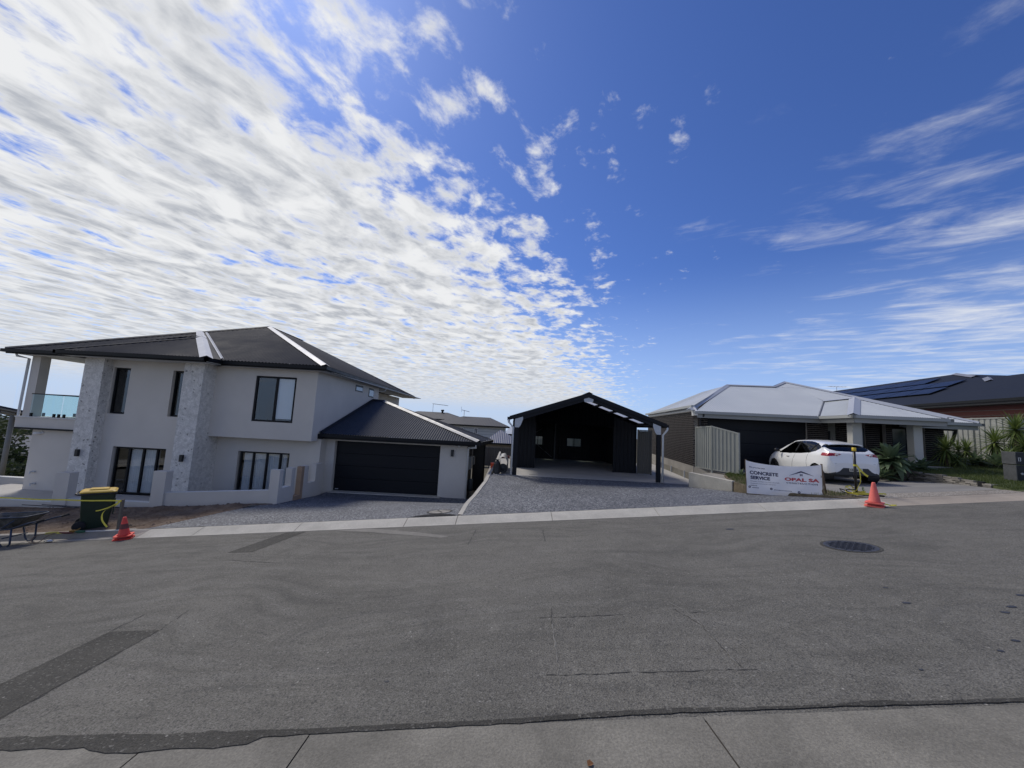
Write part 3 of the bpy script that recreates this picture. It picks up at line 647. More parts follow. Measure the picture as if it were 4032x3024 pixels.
# right-hand crossover: beige aggregate strip, old concrete driveway, grass strip
def zd3(x, y):
    s = max(0, min(1, (y - 10.47) / 6.2)); return lerp(zk(x) - .022, -1.445, s)
mb = MB(); mb.grid(lambda i, j: (lambda x, t: (x, t - .019 * x, zd3(x, t)))(lerp(9.35, 16.5, i / 14), lerp(10.475, 11.12 - .012 * max(0, lerp(9.35, 16.5, i / 14) - 10) , j / 3)), 15, 4)
struct(mb.build('aggregate_strip', AGGB, smooth=True))
mb = MB(); l3 = [(9.5, 11.1), (9.45, 12), (9.3, 13.5), (9.3, 15), (9.5, 17.8)]; r3 = [(13.9, 11.1), (14.05, 11.6), (14.5, 13.0), (14.6, 14.3), (15.0, 17.8)]
mb.grid(lambda i, j: (lambda y: (lambda x: (x, y - (.19 if j == 0 else 0), zd3(x, y) - .012))(lerp(edgex(l3, y), edgex(r3, y), i / 10)))(lerp(11.1, 17.8, j / 12)), 11, 13)
struct(mb.build('driveway', DRIVECONC, smooth=True))
mb = MB()
def zgs(x, y): return zd3(x, y) + .02 + .02 * mnoise.noise(Vector((x * 3, y * 3, 0)))
gl = [(8.95, 10.55), (8.6, 11.0), (7.98, 11.8), (7.62, 12.6), (7.66, 13.2), (7.9, 14.0), (8.3, 15.0), (8.9, 15.6)]; gr_ = [(9.55, 10.55), (9.5, 11.1), (9.45, 12), (9.3, 13.5), (9.3, 15), (9.5, 15.6)]
mb.grid(lambda i, j: (lambda y: (lambda x: (x, y, zgs(x, y)))(lerp(edgex(gl, y) , edgex(gr_, y), i / 8)))(lerp(10.40, 15.6, j / 25)), 9, 26)
struct(mb.build('grass_strip', M('strip_soil', (.13, .105, .07), .95, .35, 5, .3, 40, .5, 40), smooth=True))
mb = MB(); mb.grid(lambda i, j: (lambda y: (lambda x: ((x, y, zgs(x, y) + .002), (x - .03, y - .01, zd2(x, y) - .25))[j])(edgex(gl, y)))(lerp(10.40, 15.6, i / 30)), 31, 2)
mb.grid(lambda i, j: ((lerp(8.9, 9.6, i), 10.401, zgs(lerp(8.9, 9.6, i), 10.4)), (lerp(8.9, 9.6, i), 10.39, zgs(9, 10.4) - .3))[j], 2, 2)
struct(mb.build('soil_bank', M('strip_soil', (.13, .105, .07), .95, .35, 5, .3, 40, .5, 40)))
# raised front lawn of the right house
def zlawn(x, y): return -1.0 + .07 * (x - 14) + .02 * (y - 11) + .035 * mnoise.noise(Vector((x * .9, y * .9, 0)))
gl2 = [(13.6, 10.62), (13.9, 11.2), (14.12, 11.6), (14.60, 13.0), (14.68, 14.3), (14.75, 14.5), (15.9, 14.9), (16.3, 18.5)]
def lawnpt(i, j, nx, ny):
    y = lerp(10.6, 18.5, j / (ny - 1)); x = lerp(edgex(gl2, y) + .02, 30, (i / (nx - 1)) ** 1.6)
    z = zlawn(x, y)
    if y < 11.3: z = lerp(zk(x) - .02, z, sm((y - 10.6) / .7))
    return (x, y - .019 * x * max(0, 1 - j / 4), z)
mb = MB(); mb.grid(lambda i, j: lawnpt(i, j, 40, 40), 40, 40); mb.grid(lambda i, j: (lambda p: (p[0] - .02 * j, p[1], p[2] - .22 * j))(lawnpt(0, i, 40, 40)), 40, 2); mb.grid(lambda i, j: (lambda p: (p[0], p[1] - .01 * j, p[2] - .15 * j))(lawnpt(i, 0, 40, 40)), 40, 2); struct(mb.build('lawn', LAWN, smooth=True))
def blades(n, pick, hmin, hmax, wd, name, label, seed):
    rnd = random.Random(seed); mb = MB()
    for _ in range(n):
        x, y, z = pick(rnd); a = rnd.uniform(0, 6.283); h = rnd.uniform(hmin, hmax); l = rnd.uniform(-.5, .5) * h
        c_, s_ = math.cos(a) * wd, math.sin(a) * wd
        mb.poly([(x - c_, y - s_, z - .01), (x + c_, y + s_, z - .01), (x + s_ / wd * l, y - c_ / wd * l, z + h)])
    o = mb.build(name, GRASSM); return tag(stuff(o), label, 'grass')
def pl(r):
    while True:
        y = 10.75 + 4.6 * r.random() ** 1.2; x = edgex(gl2, y) + .03 + 6.0 * r.random() ** 1.2
        z = zlawn(x, y)
        if y < 11.3: z = lerp(zk(x) - .02, z, sm((y - 10.6) / .7))
        return x, y - .019 * x * max(0, 1 - (y - 10.6) / .8), z
blades(26000, pl, .03, .075, .006, 'lawn_grass', 'short mown green grass of the raised front lawn', 5)
def pg(r):
    y = lerp(10.6, 15.4, r.random() ** .7); x = lerp(edgex(gl, y) + .03, edgex(gr_, y) - .03, r.random()); return x, y, zgs(x, y)
blades(6000, pg, .03, .10, .006, 'verge_grass', 'rough grass strip behind the white banner beside the driveway', 6)
# ------------------------------------------------------------------ left house: two storeys, rendered, with garage
H1 = thing('house', 'grey rendered two storey house with two stone piers, charcoal hip roof and double garage', 'house', (-12.5, 17.2, -3.55))
ZF, ZS = -3.55, 1.88           # ground floor level, soffit
def window(x0, x1, z0, z1, y, parent, cols, fr=.055, curtain=None, blind=(), name='window', frame_mat=STEEL_B, depth=.09):
    """framed window in the x-z plane; cols = list of mullion fractions"""
    mb = MB()
    mb.box(x0, x1, y, y + depth, z0, z0 + fr).box(x0, x1, y, y + depth, z1 - fr, z1)
    mb.box(x0, x0 + fr, y, y + depth, z0 + fr, z1 - fr).box(x1 - fr, x1, y, y + depth, z0 + fr, z1 - fr)
    o = mb.build(name, frame_mat, parent)
    xs = [x0 + fr] + [x0 + (x1 - x0) * c for c in cols] + [x1 - fr]
    for c in xs[1:-1]:
        mb = MB(); mb.box(c - fr * .6, c + fr * .6, y + .002, y + depth - .002, z0 + fr, z1 - fr); mb.build('mullion', frame_mat, o)
    for k, (a, b) in enumerate(zip(xs, xs[1:])):
        mb = MB(); mb.box(a, b, y + .045, y + .055, z0 + fr - .004, z1 - fr + .004); mb.build('pane', GLASS, o)
        if k in blind:
            mb = MB(); mb.box(a + .01, b - .01, y + .075, y + .08, z0 + fr + .07, z1 - fr); mb.build('blind', BLIND, o)
    if curtain:
        a, b = curtain; mb = MB(); n = int((b - a) / .018)
        mb.grid(lambda i, j: (lerp(a, b, i / n), y + .125 + .03 * math.sin(i * .018 / .085 * 6.283 + .7 * math.sin(i * .05)) + (.01 * math.sin(i * .31) if j else 0), (z1 - .06, z0 + .04)[j]), n + 1, 2)
        mb.build('curtain', CURTAIN, o, smooth=True)
    # dark room behind
    mb = MB(); d = 2.2
    q = [(x0 - .3, z0 - .1), (x1 + .3, z0 - .1), (x1 + .3, z1 + .2), (x0 - .3, z1 + .2)]
    for (a, b), (c, e) in zip(q, q[1:] + q[:1]): mb.poly([(a, y + .28, b), (c, y + .28, e), (c, y + d, e), (a, y + d, b)])
    mb.poly([(a, y + d, b) for a, b in q]); mb.build('room_lining', ROOM, o)
    return o
# main wall between the piers, lower-left wall
MW = 16.30
holesA = [(-16.93, -16.22, -.39, 1.565), (-14.41, -13.70, -.39, 1.56), (-16.46, -14.24, -3.66, -1.735)]
mb = MB(); wallgrid(mb, -17.7, -12.84, -3.9, ZS, MW, MW + .25, holesA)
mb.box(-19.90, -17.7, MW, MW + .25, -3.9, -1.14); mb.box(-19.90, -19.65, MW + .25, 24, -3.9, -1.14)
mb.build('wall', RENDER, H1)
window(-16.90, -16.22, -.37, 1.545, MW + .08, H1, [])
window(-14.41, -13.70, -.37, 1.54, MW + .14, H1, [])
window(-16.40, -14.25, -3.65, -1.745, MW + .10, H1, [.26, .53, .80], .06, (-15.88, -14.62), name='sliding_door')
# right upper box and lower wall
BW, LW = 16.60, 17.20
holesB = [(-11.07, -9.31, -.405, 1.56)]
mb = MB(); wallgrid(mb, -12.85, -8.42, -1.13, ZS, BW, BW + .25, holesB)
mb.box(-8.67, -8.42, BW + .25, 24.4, -1.13, ZS); mb.box(-12.85, -8.67, BW + .25, 17.5, -1.13, -1.02)
mb.box(-10.4, -8.67, 24.15, 24.4, -1.13, ZS); mb.box(-10.15, -9.88, 24.4, 34.0, -1.13, ZS)
mb.build('wall', RENDER, H1, label='projecting upper storey wall above the lower window')
window(-11.06, -9.32, -.395, 1.55, BW + .015, H1, [.52], .07, None, (1,))
holesC = [(-11.86, -9.60, -3.66, -1.745)]
mb = MB(); wallgrid(mb, -12.85, -8.28, -3.9, -1.02, LW, LW + .25, holesC)
mb.box(-8.53, -8.28, LW + .25, 17.76, -3.9, -.86); mb.build('wall', RENDER, H1)
window(-11.80, -9.61, -3.65, -1.755, LW + .09, H1, [.26, .53, .80], .06, (-11.7, -9.8), name='sliding_door')
for y0, y1, zz0, zz1 in ((20.72, 21.72, 1.39, 1.74), (22.68, 23.5, 1.22, 1.74)):
    mb = MB(); mb.box(-8.44, -8.405, y0, y1, zz0, zz1); o = mb.build('window', STEEL_B, H1)
    mb = MB(); mb.box(-8.402, -8.398, y0 + .06, y1 - .06, zz0 + .06, zz1 - .10); mb.build('pane', M('reflective_glass', (.28, .31, .35), .08, .1, spec=.8), o)
# back and sides so that the body is closed
mb = MB(); mb.box(-17.7, -10.4, 33.5, 33.8, -3.9, ZS); mb.box(-17.7, -17.45, 20.2, 33.5, -1.14, ZS); mb.box(-19.9, -10.4, 24, 24.2, -3.9, -1.14)
mb.build('wall', RENDER, H1)
# stone clad piers
for x0, x1, yb in ((-17.79, -16.99, MW - .002), (-13.64, -12.82, LW + .02)):
    mb = MB(); mb.box(x0, x1, 15.92, yb, -3.9, ZS); o = mb.build('stone_pier', STONECOL, H1)
    cx = (x0 + x1) / 2 + (-.02 if x0 < -15 else .04)
    mb = MB(); mb.box(cx - .055, cx + .055, 15.80, 15.90, -2.16, -1.885); mb.box(cx - .03, cx + .03, 15.90, 15.918, -2.08, -1.96); mb.build('wall_lamp', BLACKP, o)
# balcony
mb = MB(); mb.box(-20.50, -17.79, 16.14, 20.2, -1.135, -.72); mb.build('balcony_slab', RENDER, H1)
mb = MB(); mb.box(-20.52, -17.79, 16.10, 20.2, -.72, -.68); mb.build('balcony_cap', RENDERW, H1)
mb = MB(); mb.box(-20.46, -20.10, 16.30, 16.67, -.68, ZS); mb.build('balcony_post', RENDER, H1)
mb = MB(); mb.box(-20.4, -17.8, 16.05, 16.13, -1.20, -1.135); mb.build('edge_trim', STEEL_B, H1)
o = MB().box(-20.05, -17.80, 16.17, 16.21, .25, .285).box(-20.43, -20.39, 16.7, 20.1, .25, .285).build('balustrade', STEEL_B, H1)
for a, b in ((-20.02, -18.75), (-18.68, -17.82)): MB().box(a, b, 16.183, 16.197, -.66, .25).build('glass_panel', GLASSB, o)
for a, b in ((16.72, 18.3), (18.36, 20.05)): MB().box(-20.417, -20.403, a, b, -.66, .25).build('glass_panel', GLASSB, o)
for x in (-19.95, -19.0, -18.8, -18.58, -17.95): MB().box(x - .035, x + .035, 16.16, 16.22, -.68, -.53).build('spigot', STEEL_B, o)
for y in (17.0, 18.2, 18.5, 19.8): MB().box(-20.44, -20.38, y - .035, y + .035, -.68, -.53).build('spigot', STEEL_B, o)
# soffits
mb = MB(); mb.box(-20.7, -17.75, 15.78, 20.5, ZS, ZS + .03); mb.box(-18.3, -12.3, 15.34, 16.4, ZS, ZS + .028); mb.box(-12.6, -7.95, 16.14, 17.0, ZS, ZS + .03); mb.box(-9.6, -7.95, 16.9, 34.0, ZS + .001, ZS + .031)
mb.build('soffit', SOFFIT, H1)
# roof
A = (-7.88, 16.10, 2.08); B = (-8.6, 34.3, 2.08); Pk = (-15.0, 23.2, 5.20); Q = (-15.1, 27.2, 5.20); Lc = (-20.95, 15.72, 2.05); Lb = (-21.0, 34, 2.05)
mb = MB(); ribbed(mb, [A, Pk, Lc], .14, .02); mb.build('roof_front', ROOFD, H1)
mb = MB(); ribbed(mb, [A, B, Q, Pk]); mb.build('roof_side', ROOFD, H1)
mb = MB(); ribbed(mb, [Lc, Pk, Q, Lb]); ribbed(mb, [B, Q, Lb]); mb.build('roof_back', ROOFD, H1)
T = (-15.45, 18.75, 3.50); T2 = (-17.15, 20.72, 4.17)
W0 = (-18.3, 15.28, 2.06); W1 = (-12.28, 15.28, 2.06); W2 = (-12.28, 16.12, 2.10)
mb = MB(); ribbed(mb, [W0, W1, T], .14, .02); mb.poly([W1, (-12.28, 16.12, 2.10), (-16.65, 20.5, 4.08), T]); mb.poly([T, (-16.65, 20.5, 4.08), T2, (-16.6, 19.6, 3.70)]); ribbed(mb, [W0, T, (-17.2, 17.6, 2.85), (-18.3, 16.1, 2.06)]); mb.build('roof_wing', ROOFD, H1)
def capping(name, a, b, wd, mat, parent, lift=.03):
    a = Vector(a) + Vector((0, 0, lift)); b = Vector(b) + Vector((0, 0, lift)); mb = MB()
    d = (b - a).normalized(); sd = d.cross(Vector((0, 0, 1))).normalized()
    mb.grid(lambda i, j: (a, b)[i] + sd * ((-wd, -wd * .25, 0, wd * .25, wd)[j]) + Vector((0, 0, (-wd * .34, -.0, .025, -.0, -wd * .34)[j])), 2, 5)
    return mb.build(name, mat, parent)
capping('hip_capping', A, Pk, .20, CAPW, H1, .05)
capping('hip_capping', W1, T, .22, CAPW, H1, .05)
capping('hip_capping', T, T2, .2, CAPW, H1, .06)
capping('valley_flashing', W2, (-16.65, 20.5, 4.06), .06, CAPW, H1, .07)
capping('hip_capping', Pk, Lc, .16, ROOFD, H1, .05); capping('hip_capping', T, W0, .14, ROOFD, H1, .05); capping('ridge_capping', Pk, Q, .16, ROOFD, H1, .04)
def gutter(pts, parent, mat=STEEL_B, h=.13, wd=.11, name='gutter'):
    mb = MB()
    for a, b in zip(pts, pts[1:]):
        a = Vector(a); b = Vector(b); d = (b - a).normalized() * (wd * .5); mb.bar(a - d, b + d, wd, h)
    return mb.build(name, mat, parent)
zg = 1.985
gutter([(-20.98, 15.70, zg), (-18.3, 15.70, zg), (-18.3, 15.26, zg), (-12.26, 15.26, zg), (-12.26, 16.08, zg), (-7.86, 16.08, zg), (-8.55, 34.3, zg)], H1)
gutter([(-20.98, 15.70, zg), (-21.0, 34, zg)], H1)
gutter([(-20.9, 15.76, zg - .04), (-18.28, 15.76, zg - .04), (-18.28, 15.32, zg - .04), (-12.32, 15.32, zg - .04), (-12.32, 16.14, zg - .04), (-7.94, 16.14, zg - .04), (-8.62, 34.3, zg - .04)], H1, STEEL_B, .16, .03, 'fascia')
# downpipes and small wall fittings
mb = MB(); mb.tube([(-20.62, 15.85, 1.95), (-20.62, 15.9, 1.80), (-20.52, 16.24, 1.74), (-20.55, 16.24, -1.1), (-20.5, 16.24, -1.16), (-19.95, 16.22, -1.20)], .045, 10); mb.build('downpipe', PIPEW, H1, True)
mb = MB(); mb.tube([(-8.0, 24.5, 1.9), (-8.1, 24.6, 1.75), (-9.0, 24.5, 1.62), (-8.9, 24.5, .2)], .045, 8); mb.build('downpipe', PIPEW, H1, True)
def camera_dome(x, y, z, parent, s=1.0, rz=0):
    m = xf((x, y, z), rz); mb = MB(); mb.lathe([(.05 * s, 0), (.05 * s, .05 * s)], 12, m @ xf((0, 0, 0), 0, R(90)))
    mb.tube([m @ Vector((0, -.04 * s, -.02 * s)), m @ Vector((-.10 * s, -.10 * s, -.03 * s)), m @ Vector((-.2 * s, -.16 * s, -.05 * s))], [.035 * s, .05 * s, .05 * s], 10)
    return mb.build('security_camera', WHITEP, parent, True)
camera_dome(-19.45, MW, -1.32, H1)
for x, z in ((-19.55, -2.93), (-19.45, -3.40)):
    mb = MB(); mb.box(x - .08, x + .08, MW - .05, MW - .001, z - .03, z + .03); mb.tube([(x, MW - .05, z), (x, MW - .14, z), (x + .03, MW - .15, z - .08)], .02, 8); mb.build('tap', GALV, H1)
# ------------- garage wing of the left house
GW = 17.75
mb = MB(); wallgrid(mb, -8.28, -1.87, -3.9, -.86, GW, GW + .22, [(-7.90, -3.10, -3.42, -1.115)])
mb.box(-7.90, -7.90 + .001, GW + .22, GW + .23, -3.4, -1.2)
mb.build('wall', RENDER, H1, label='pale rendered garage front wall')
gd = MB().box(-7.90, -3.10, 18.02, 18.05, -3.36, -1.115).build('garage_door', DOORD, H1)
for k in range(4):
    z0 = -3.35 + .558 * k; mb = MB(); mb.box(-7.895, -3.105, 17.975, 18.019, z0 + .004, z0 + .554)
    bevel(mb.build('door_panel', DOORD, gd), .006)
MB().box(-7.80, -7.66, 17.955, 17.974, -3.30, -3.27).build('handle', GALV, gd)
mb = MB(); mb.box(-8.1, -2.1, 18.06, 18.10, -3.6, -1.0); mb.build('door_backing', ROOM, H1)
# right side wall in dark brick courses
def courses(mb, p0, p1, z0, z1, out, ch=.086, brl=.24, joint=.010, proud=.012, thick=.09):
    """running bond of real bricks on the plane p0-p1; out = outward normal (unit)"""
    p0 = Vector((*p0, 0)); p1 = Vector((*p1, 0)); L = (p1 - p0).length; d = (p1 - p0) / L; o = Vector((*out, 0)); nrow = int((z1 - z0) / ch + .5)
    for r in range(nrow):
        za, zb = z0 + r * ch + joint / 2, z0 + (r + 1) * ch - joint / 2; x = -(brl / 2 if r % 2 else 0)
        while x < L - .02:
            a, b = max(x + joint / 2, 0), min(x + brl - joint / 2, L)
            if b - a > .02:
                q = [p0 + d * a, p0 + d * b]; pr = proud + .002 * math.sin(r * 12.9 + x * 7.7)
                pts = [q[0] - o * .03, q[1] - o * .03, q[1] + o * pr, q[0] + o * pr]
                i = mb._a([Vector((p.x, p.y, za)) for p in pts] + [Vector((p.x, p.y, zb)) for p in pts])
                for f_ in ((4, 5, 6, 7), (0, 3, 2, 1), (3, 7, 6, 2), (0, 4, 7, 3), (2, 6, 5, 1)): mb.f.append(tuple(i + k for k in f_)); mb.mi.append(0)
            x += brl
    return mb
MB().box(-2.05, -1.915, GW + .22, 20.4, -3.9, -.86).build('wall', MORTARD, H1, label='dark brick side wall of the garage')
mb = MB(); courses(mb, (-1.915, GW + .23), (-1.915, 20.4), -3.46, -.9, (1, 0)); stuff(mb.build('brickwork', BRICKB, H1))
MB().box(-1.93, -1.34, 21.42, 21.5, -3.9, -.9).build('shade_panel', BLACKP, H1)  # black panel added to stand in for the shaded veranda behind the post
MB().box(-1.93, -1.868, GW + .002, GW + .20, -3.9, -.861).build('corner_strip', STEEL_B, H1)
# garage roof: ridge parallel to the street, hip at the right
e0 = (-8.41, 17.20, -.80); e1 = (-1.30, 17.20, -.80); e2 = (-.92, 20.6, -.80); r0 = (-8.41, 23.4, 1.08); r1 = (-7.68, 23.4, 1.05); e3 = (-8.41, 29.6, -.80)
mb = MB(); ribbed(mb, [e0, e1, r1, r0], .11, .016); mb.build('roof_front', STEEL_D, H1)
mb = MB(); ribbed(mb, [e1, e2, r1]); mb.poly([e2, (-1.4, 21.0, -.8), e3, r0, r1]); mb.build('roof_side', STEEL_D, H1)
capping('hip_capping', e1, r1, .17, M('blue_grey_capping', (.20, .21, .235), .45, .08), H1, .04); capping('ridge_capping', r0, r1, .15, STEEL_D, H1, .04)
capping('wall_flashing', (-8.36, 17.2, -.78), (-8.36, 23.4, 1.10), .09, STEEL_B, H1, .05)
gutter([(-8.43, 17.16, -.885), (-1.27, 17.16, -.885), (-.88, 20.6, -.885)], H1)
MB().box(-8.35, -1.36, 17.22, 17.25, -1.03, -.83).prism([(-1.36,17.25,-1.03),(-1.33,17.25,-1.03),(-.95,20.6,-1.03),(-.98,20.6,-1.03)],(0,0,.2)).build('fascia', STEEL_B, H1)
MB().box(-8.35, -1.36, 17.25, GW + .1, -1.03, -1.0).prism([(-1.95,17.86,-1.03),(-1.36,17.86,-1.03),(-.98,20.6,-1.03),(-1.95,20.6,-1.03)],(0,0,.03)).build('soffit', SOFFIT, H1)
mb = MB(); mb.tube([(-1.45, 17.24, -.95), (-1.45, 17.26, -1.08), (-1.80, 17.6, -1.12), (-1.82, 17.68, -1.2), (-1.82, 17.68, -3.42)], .042, 10); mb.build('downpipe', PIPEW, H1, True)
mb = MB(); mb.tube([(-8.5, 17.15, -1.0), (-8.2, 17.15, -1.0)], .045, 8); mb.build('rainhead', STEEL_B, H1)
mb = MB(); mb.box(-2.60, -2.48, GW - .09, GW - .001, -1.55, -1.255); mb.build('wall_lamp', BLACKP, H1)
mb = MB(); mb.lathe([(.055, 0), (.055, .04), (.04, .09), (.0, .11)], 12, xf((-2.25, GW - .02, -1.03), 0, R(180))); mb.build('security_camera', WHITEP, H1, True)
for y0, y1, z0, z1, n_ in ((18.2, 18.75, -2.15, -1.57, 'meter_box'), (19.6, 20.1, -2.08, -1.68, 'meter_box')):
    bevel(MB().box(-1.90, -1.70, y0, y1, z0, z1).build(n_, M('meter_grey', (.22, .23, .23), .5, .05), H1), .01)
mb = MB(); mb.lathe([(.13, 0), (.13, .5), (.1, .55)], 14, xf((-1.72, 18.4, -3.15))); mb.tube([(-1.72, 18.4, -2.6), (-1.72, 18.4, -2.15)], .02, 8); mb.build('gas_regulator', M('regulator_grey', (.06, .07, .075), .5), H1, True)
mb = MB(); mb.box(-1.34, -1.26, 21.3, 21.38, -3.45, -.9); mb.build('veranda_post', STEEL_B, H1)
# ------------- rendered front fence
FN = thing('front_fence', 'low grey rendered masonry fence with square piers along the dirt strip', 'fence', (-12.4, 14.0, -3.5))
mb = MB(); mb.box(-12.56, -12.1, 14.0, 14.3, -3.75, -2.28); bevel(mb.build('pier', RENDER, FN), .006)
mb = MB(); mb.box(-16.0, -15.5, 14.0, 14.3, -3.9, -2.50); bevel(mb.build('pier', RENDER, FN), .006)
mb = MB(); mb.prism([(-12.1, 14.05, -3.8), (-8.42, 14.05, -3.4), (-8.42, 14.05, -2.76), (-12.1, 14.05, -3.03)], (0, .2, 0)); mb.build('low_wall', RENDER, FN)
mb = MB(); mb.prism([(-12.1, 14.045, -3.03), (-8.42, 14.045, -2.76), (-8.42, 14.045, -2.745), (-12.1, 14.045, -3.015)], (0, .21, 0)); mb.build('wall_cap', RENDERW, FN)
mb = MB(); mb.box(-15.5, -12.56, 14.05, 14.25, -3.9, -3.40); mb.box(-21.5, -16.0, 14.05, 14.25, -4.1, -3.55); mb.build('low_wall', RENDER, FN)
MB().box(-15.5, -12.56, 14.045, 14.255, -3.40, -3.385).box(-21.5, -16.0, 14.045, 14.255, -3.55, -3.535).build('wall_cap', RENDERW, FN)
RF = thing('driveway_fence', 'rendered fence beside the left driveway with an unpainted brown gap', 'fence', (-8.15, 15.4, -3.3))
mb = MB(); mb.box(-8.42, -8.08, 14.0, 14.22, -3.6, -2.02); bevel(mb.build('pier', RENDER, RF), .005)
mb = MB(); mb.box(-8.30, -8.09, 14.22, 14.78, -3.6, -2.70); mb.build('low_wall', RENDER, RF); MB().box(-8.305, -8.085, 14.22, 14.78, -2.70, -2.685).build('wall_cap', RENDERW, RF)
mb = MB(); mb.box(-8.32, -8.085, 14.78, 15.02, -3.6, -2.04); bevel(mb.build('pier', RENDER, RF), .005)
mb = MB(); mb.box(-8.30, -8.10, 15.02, 15.50, -3.6, -3.14); mb.build('low_wall', RAWREND, RF, label='unpainted brown base of the fence gap')
mb = MB(); mb.box(-8.29, -8.10, 15.50, 15.70, -3.6, -2.06); mb.build('pier', RAWREND, RF, label='unpainted brown face of the pier')
mb = MB(); mb.box(-8.30, -8.09, 15.70, 16.0, -3.6, -2.065); bevel(mb.build('pier', RENDER, RF), .005)
mb = MB(); mb.box(-8.30, -8.09, 16.0, 16.62, -3.6, -2.78); mb.build('low_wall', RENDER, RF)
mb = MB(); mb.box(-8.30, -8.09, 16.62, 17.18, -3.6, -2.07); bevel(mb.build('pier', RENDER, RF), .005)
# courtyard paving and low walls left of the house
mb = MB(); mb.box(-21.5, -8.3, 14.25, 17.2, -4.0, -3.66); struct(mb.build('courtyard', SLAB))
LWL = thing('garden_wall', 'low pale rendered wall running off behind the left house corner', 'wall', (-22, 17, -3.7))
MB().box(-26, -19.95, 17.4, 17.6, -4.2, -3.45).build('low_wall', RENDER, LWL); MB().box(-26, -19.95, 17.38, 17.62, -3.45, -3.42).build('wall_cap', RENDERW, LWL)
# ------------------------------------------------------------------ carport and shed
SH = thing('carport_shed', 'open fronted dark steel gable carport with an enclosed shed behind', 'shed', (3.3, 20.5, -2.08))
Y0, Y1, Y2 = 16.5, 19.64, 26.0; XL, XR = .20, 6.46; XM = 3.33; ZE = .36; ZP = 1.50; ZFL = -2.08
def roofz(x, d=0.0): return lerp(ZP, ZE, abs(x - XM) / (XM - .02)) - d
MB().box(XL - .05, XR + .12, Y0, Y2, -2.6, ZFL).build('floor_slab', SLAB, SH)
for y in (Y1 - 1.55, Y1 - .02): MB().box(XL, XR, y, y + .012, ZFL, ZFL + .0015).build('control_joint', CRACK, SH)
MB().box(.95, 1.35, 16.95, 17.03, ZFL, ZFL + .003).build('floor_stain', CRACK, SH)
# portal frames
for y in (Y0, Y1 + .02, 22.8, Y2 - .25):
    f0 = y == Y0; wd = .18 if f0 else .16
    for x, s_ in ((XL, 1), (XR, -1)):
        MB().box(min(x, x + s_ * wd), max(x, x + s_ * wd), y, y + .09, ZFL, roofz(x + s_ * .1, .32)).build('column', STEEL_W, SH)
    for x, s_ in ((XL, 1), (XR, -1)):
        mb = MB(); mb.prism([(x, y, roofz(x, .12)), (XM, y, roofz(XM, .12)), (XM, y, roofz(XM, .26)), (x, y, roofz(x, .27))], (0, .09, 0)); mb.build('rafter', STEEL_W, SH)
    if f0:
        for x, s_ in ((XL, 1), (XR, -1)):
            mb = MB(); mb.prism([(x + .01 * s_, y - .012, roofz(x, .15)), (x + .34 * s_, y - .012, roofz(x + .34 * s_, .15)), (x + .35 * s_, y - .012, roofz(x + .34 * s_, .27)), (x + .26 * s_, y - .012, roofz(x, .40)), (x + .19 * s_, y - .012, roofz(x, .50)), (x + .01 * s_, y - .012, roofz(x, .50))], (0, .010, 0)); mb.build('knee_plate', GALV, SH)
        mb = MB(); mb.prism([(XM, y - .012, roofz(XM, .15)), (XM + .21, y - .012, roofz(XM + .21, .15)), (XM + .18, y - .012, roofz(XM + .21, .27)), (XM - .18, y - .012, roofz(XM + .21, .27)), (XM - .21, y - .012, roofz(XM - .21, .15))], (0, .010, 0)); mb.build('apex_plate', GALV, SH)
# roof sheets, ridge, fascia
SKY = (18.65, 19.35)
for s_ in (-1, 1):
    xe = XM + s_ * (XM - .02)
    for a, b in ((Y0 - .04, SKY[0]), (SKY[1], Y1 + 1.2), (Y1 + 1.5, Y2 + .05)) if s_ > 0 else ((Y0 - .04, Y2 + .05),):
        mb = MB(); ribbed(mb, [(XM, a, ZP), (XM, b, ZP), (xe, b, ZE), (xe, a, ZE)], .2, .028, 'pan'); mb.build('roof_sheet', STEEL_W, SH)
for a, b in (SKY, (Y1 + 1.2, Y1 + 1.5)):
    mb = MB(); mb.poly([(XM, a, ZP - .004), (XM, b, ZP - .004), (2 * XM - .02, b, ZE - .004), (2 * XM - .02, a, ZE - .004)]); mb.build('skylight_sheet', custom('skylight_sheet', lambda t, v: t.n('ShaderNodeMixShader', i0=.35, i1=t.n('ShaderNodeBsdfTranslucent', Color=(.5, .5, .54)), i2=t.n('ShaderNodeBsdfTransparent', Color=(.45, .45, .5))).outputs[0]), SH)
for k in range(5):
    for s_ in (-1, 1):
        x = XM + s_ * (.12 + .74 * k); MB().box(x - .04, x + .04, Y0 + .09, Y2, roofz(x, .115), roofz(x, .02)).build('purlin', STEEL_W, SH)
for s_ in (-1, 1):
    xe = XM + s_ * (XM + .03)
    mb = MB(); mb.prism([(XM, Y0 - .06, ZP + .05), (xe, Y0 - .06, ZE + .03), (xe, Y0 - .06, ZE - .14), (XM, Y0 - .06, ZP - .13)], (0, .018, 0)); mb.build('barge_flashing', STEEL_W, SH)
mb = MB(); mb.prism([(XM - .16, Y0 - .07, ZP + .02), (XM, Y0 - .07, ZP + .09), (XM + .16, Y0 - .07, ZP + .02), (XM, Y0 - .07, ZP + .06)], (0, Y2 - Y0 + .1, 0)); mb.build('ridge_capping', STEEL_W, SH)
for s_ in (-1, 1):
    xe = XM + s_ * (XM + .06); MB().box(xe - .06, xe + .06, Y0 - .03, Y2, ZE - .14, ZE - .01).build('gutter', STEEL_W, SH)
    xp = XL - .05 if s_ < 0 else XR + .07
    mb = MB(); mb.tube([(xe, Y0 - .02, ZE - .12), (xe, Y0 - .02, ZE - .22), (xp, Y0 - .03, ZE - .45), (xp, Y0 - .03, ZFL + .02)], .042, 10); mb.build('downpipe', PIPEW, SH, True)
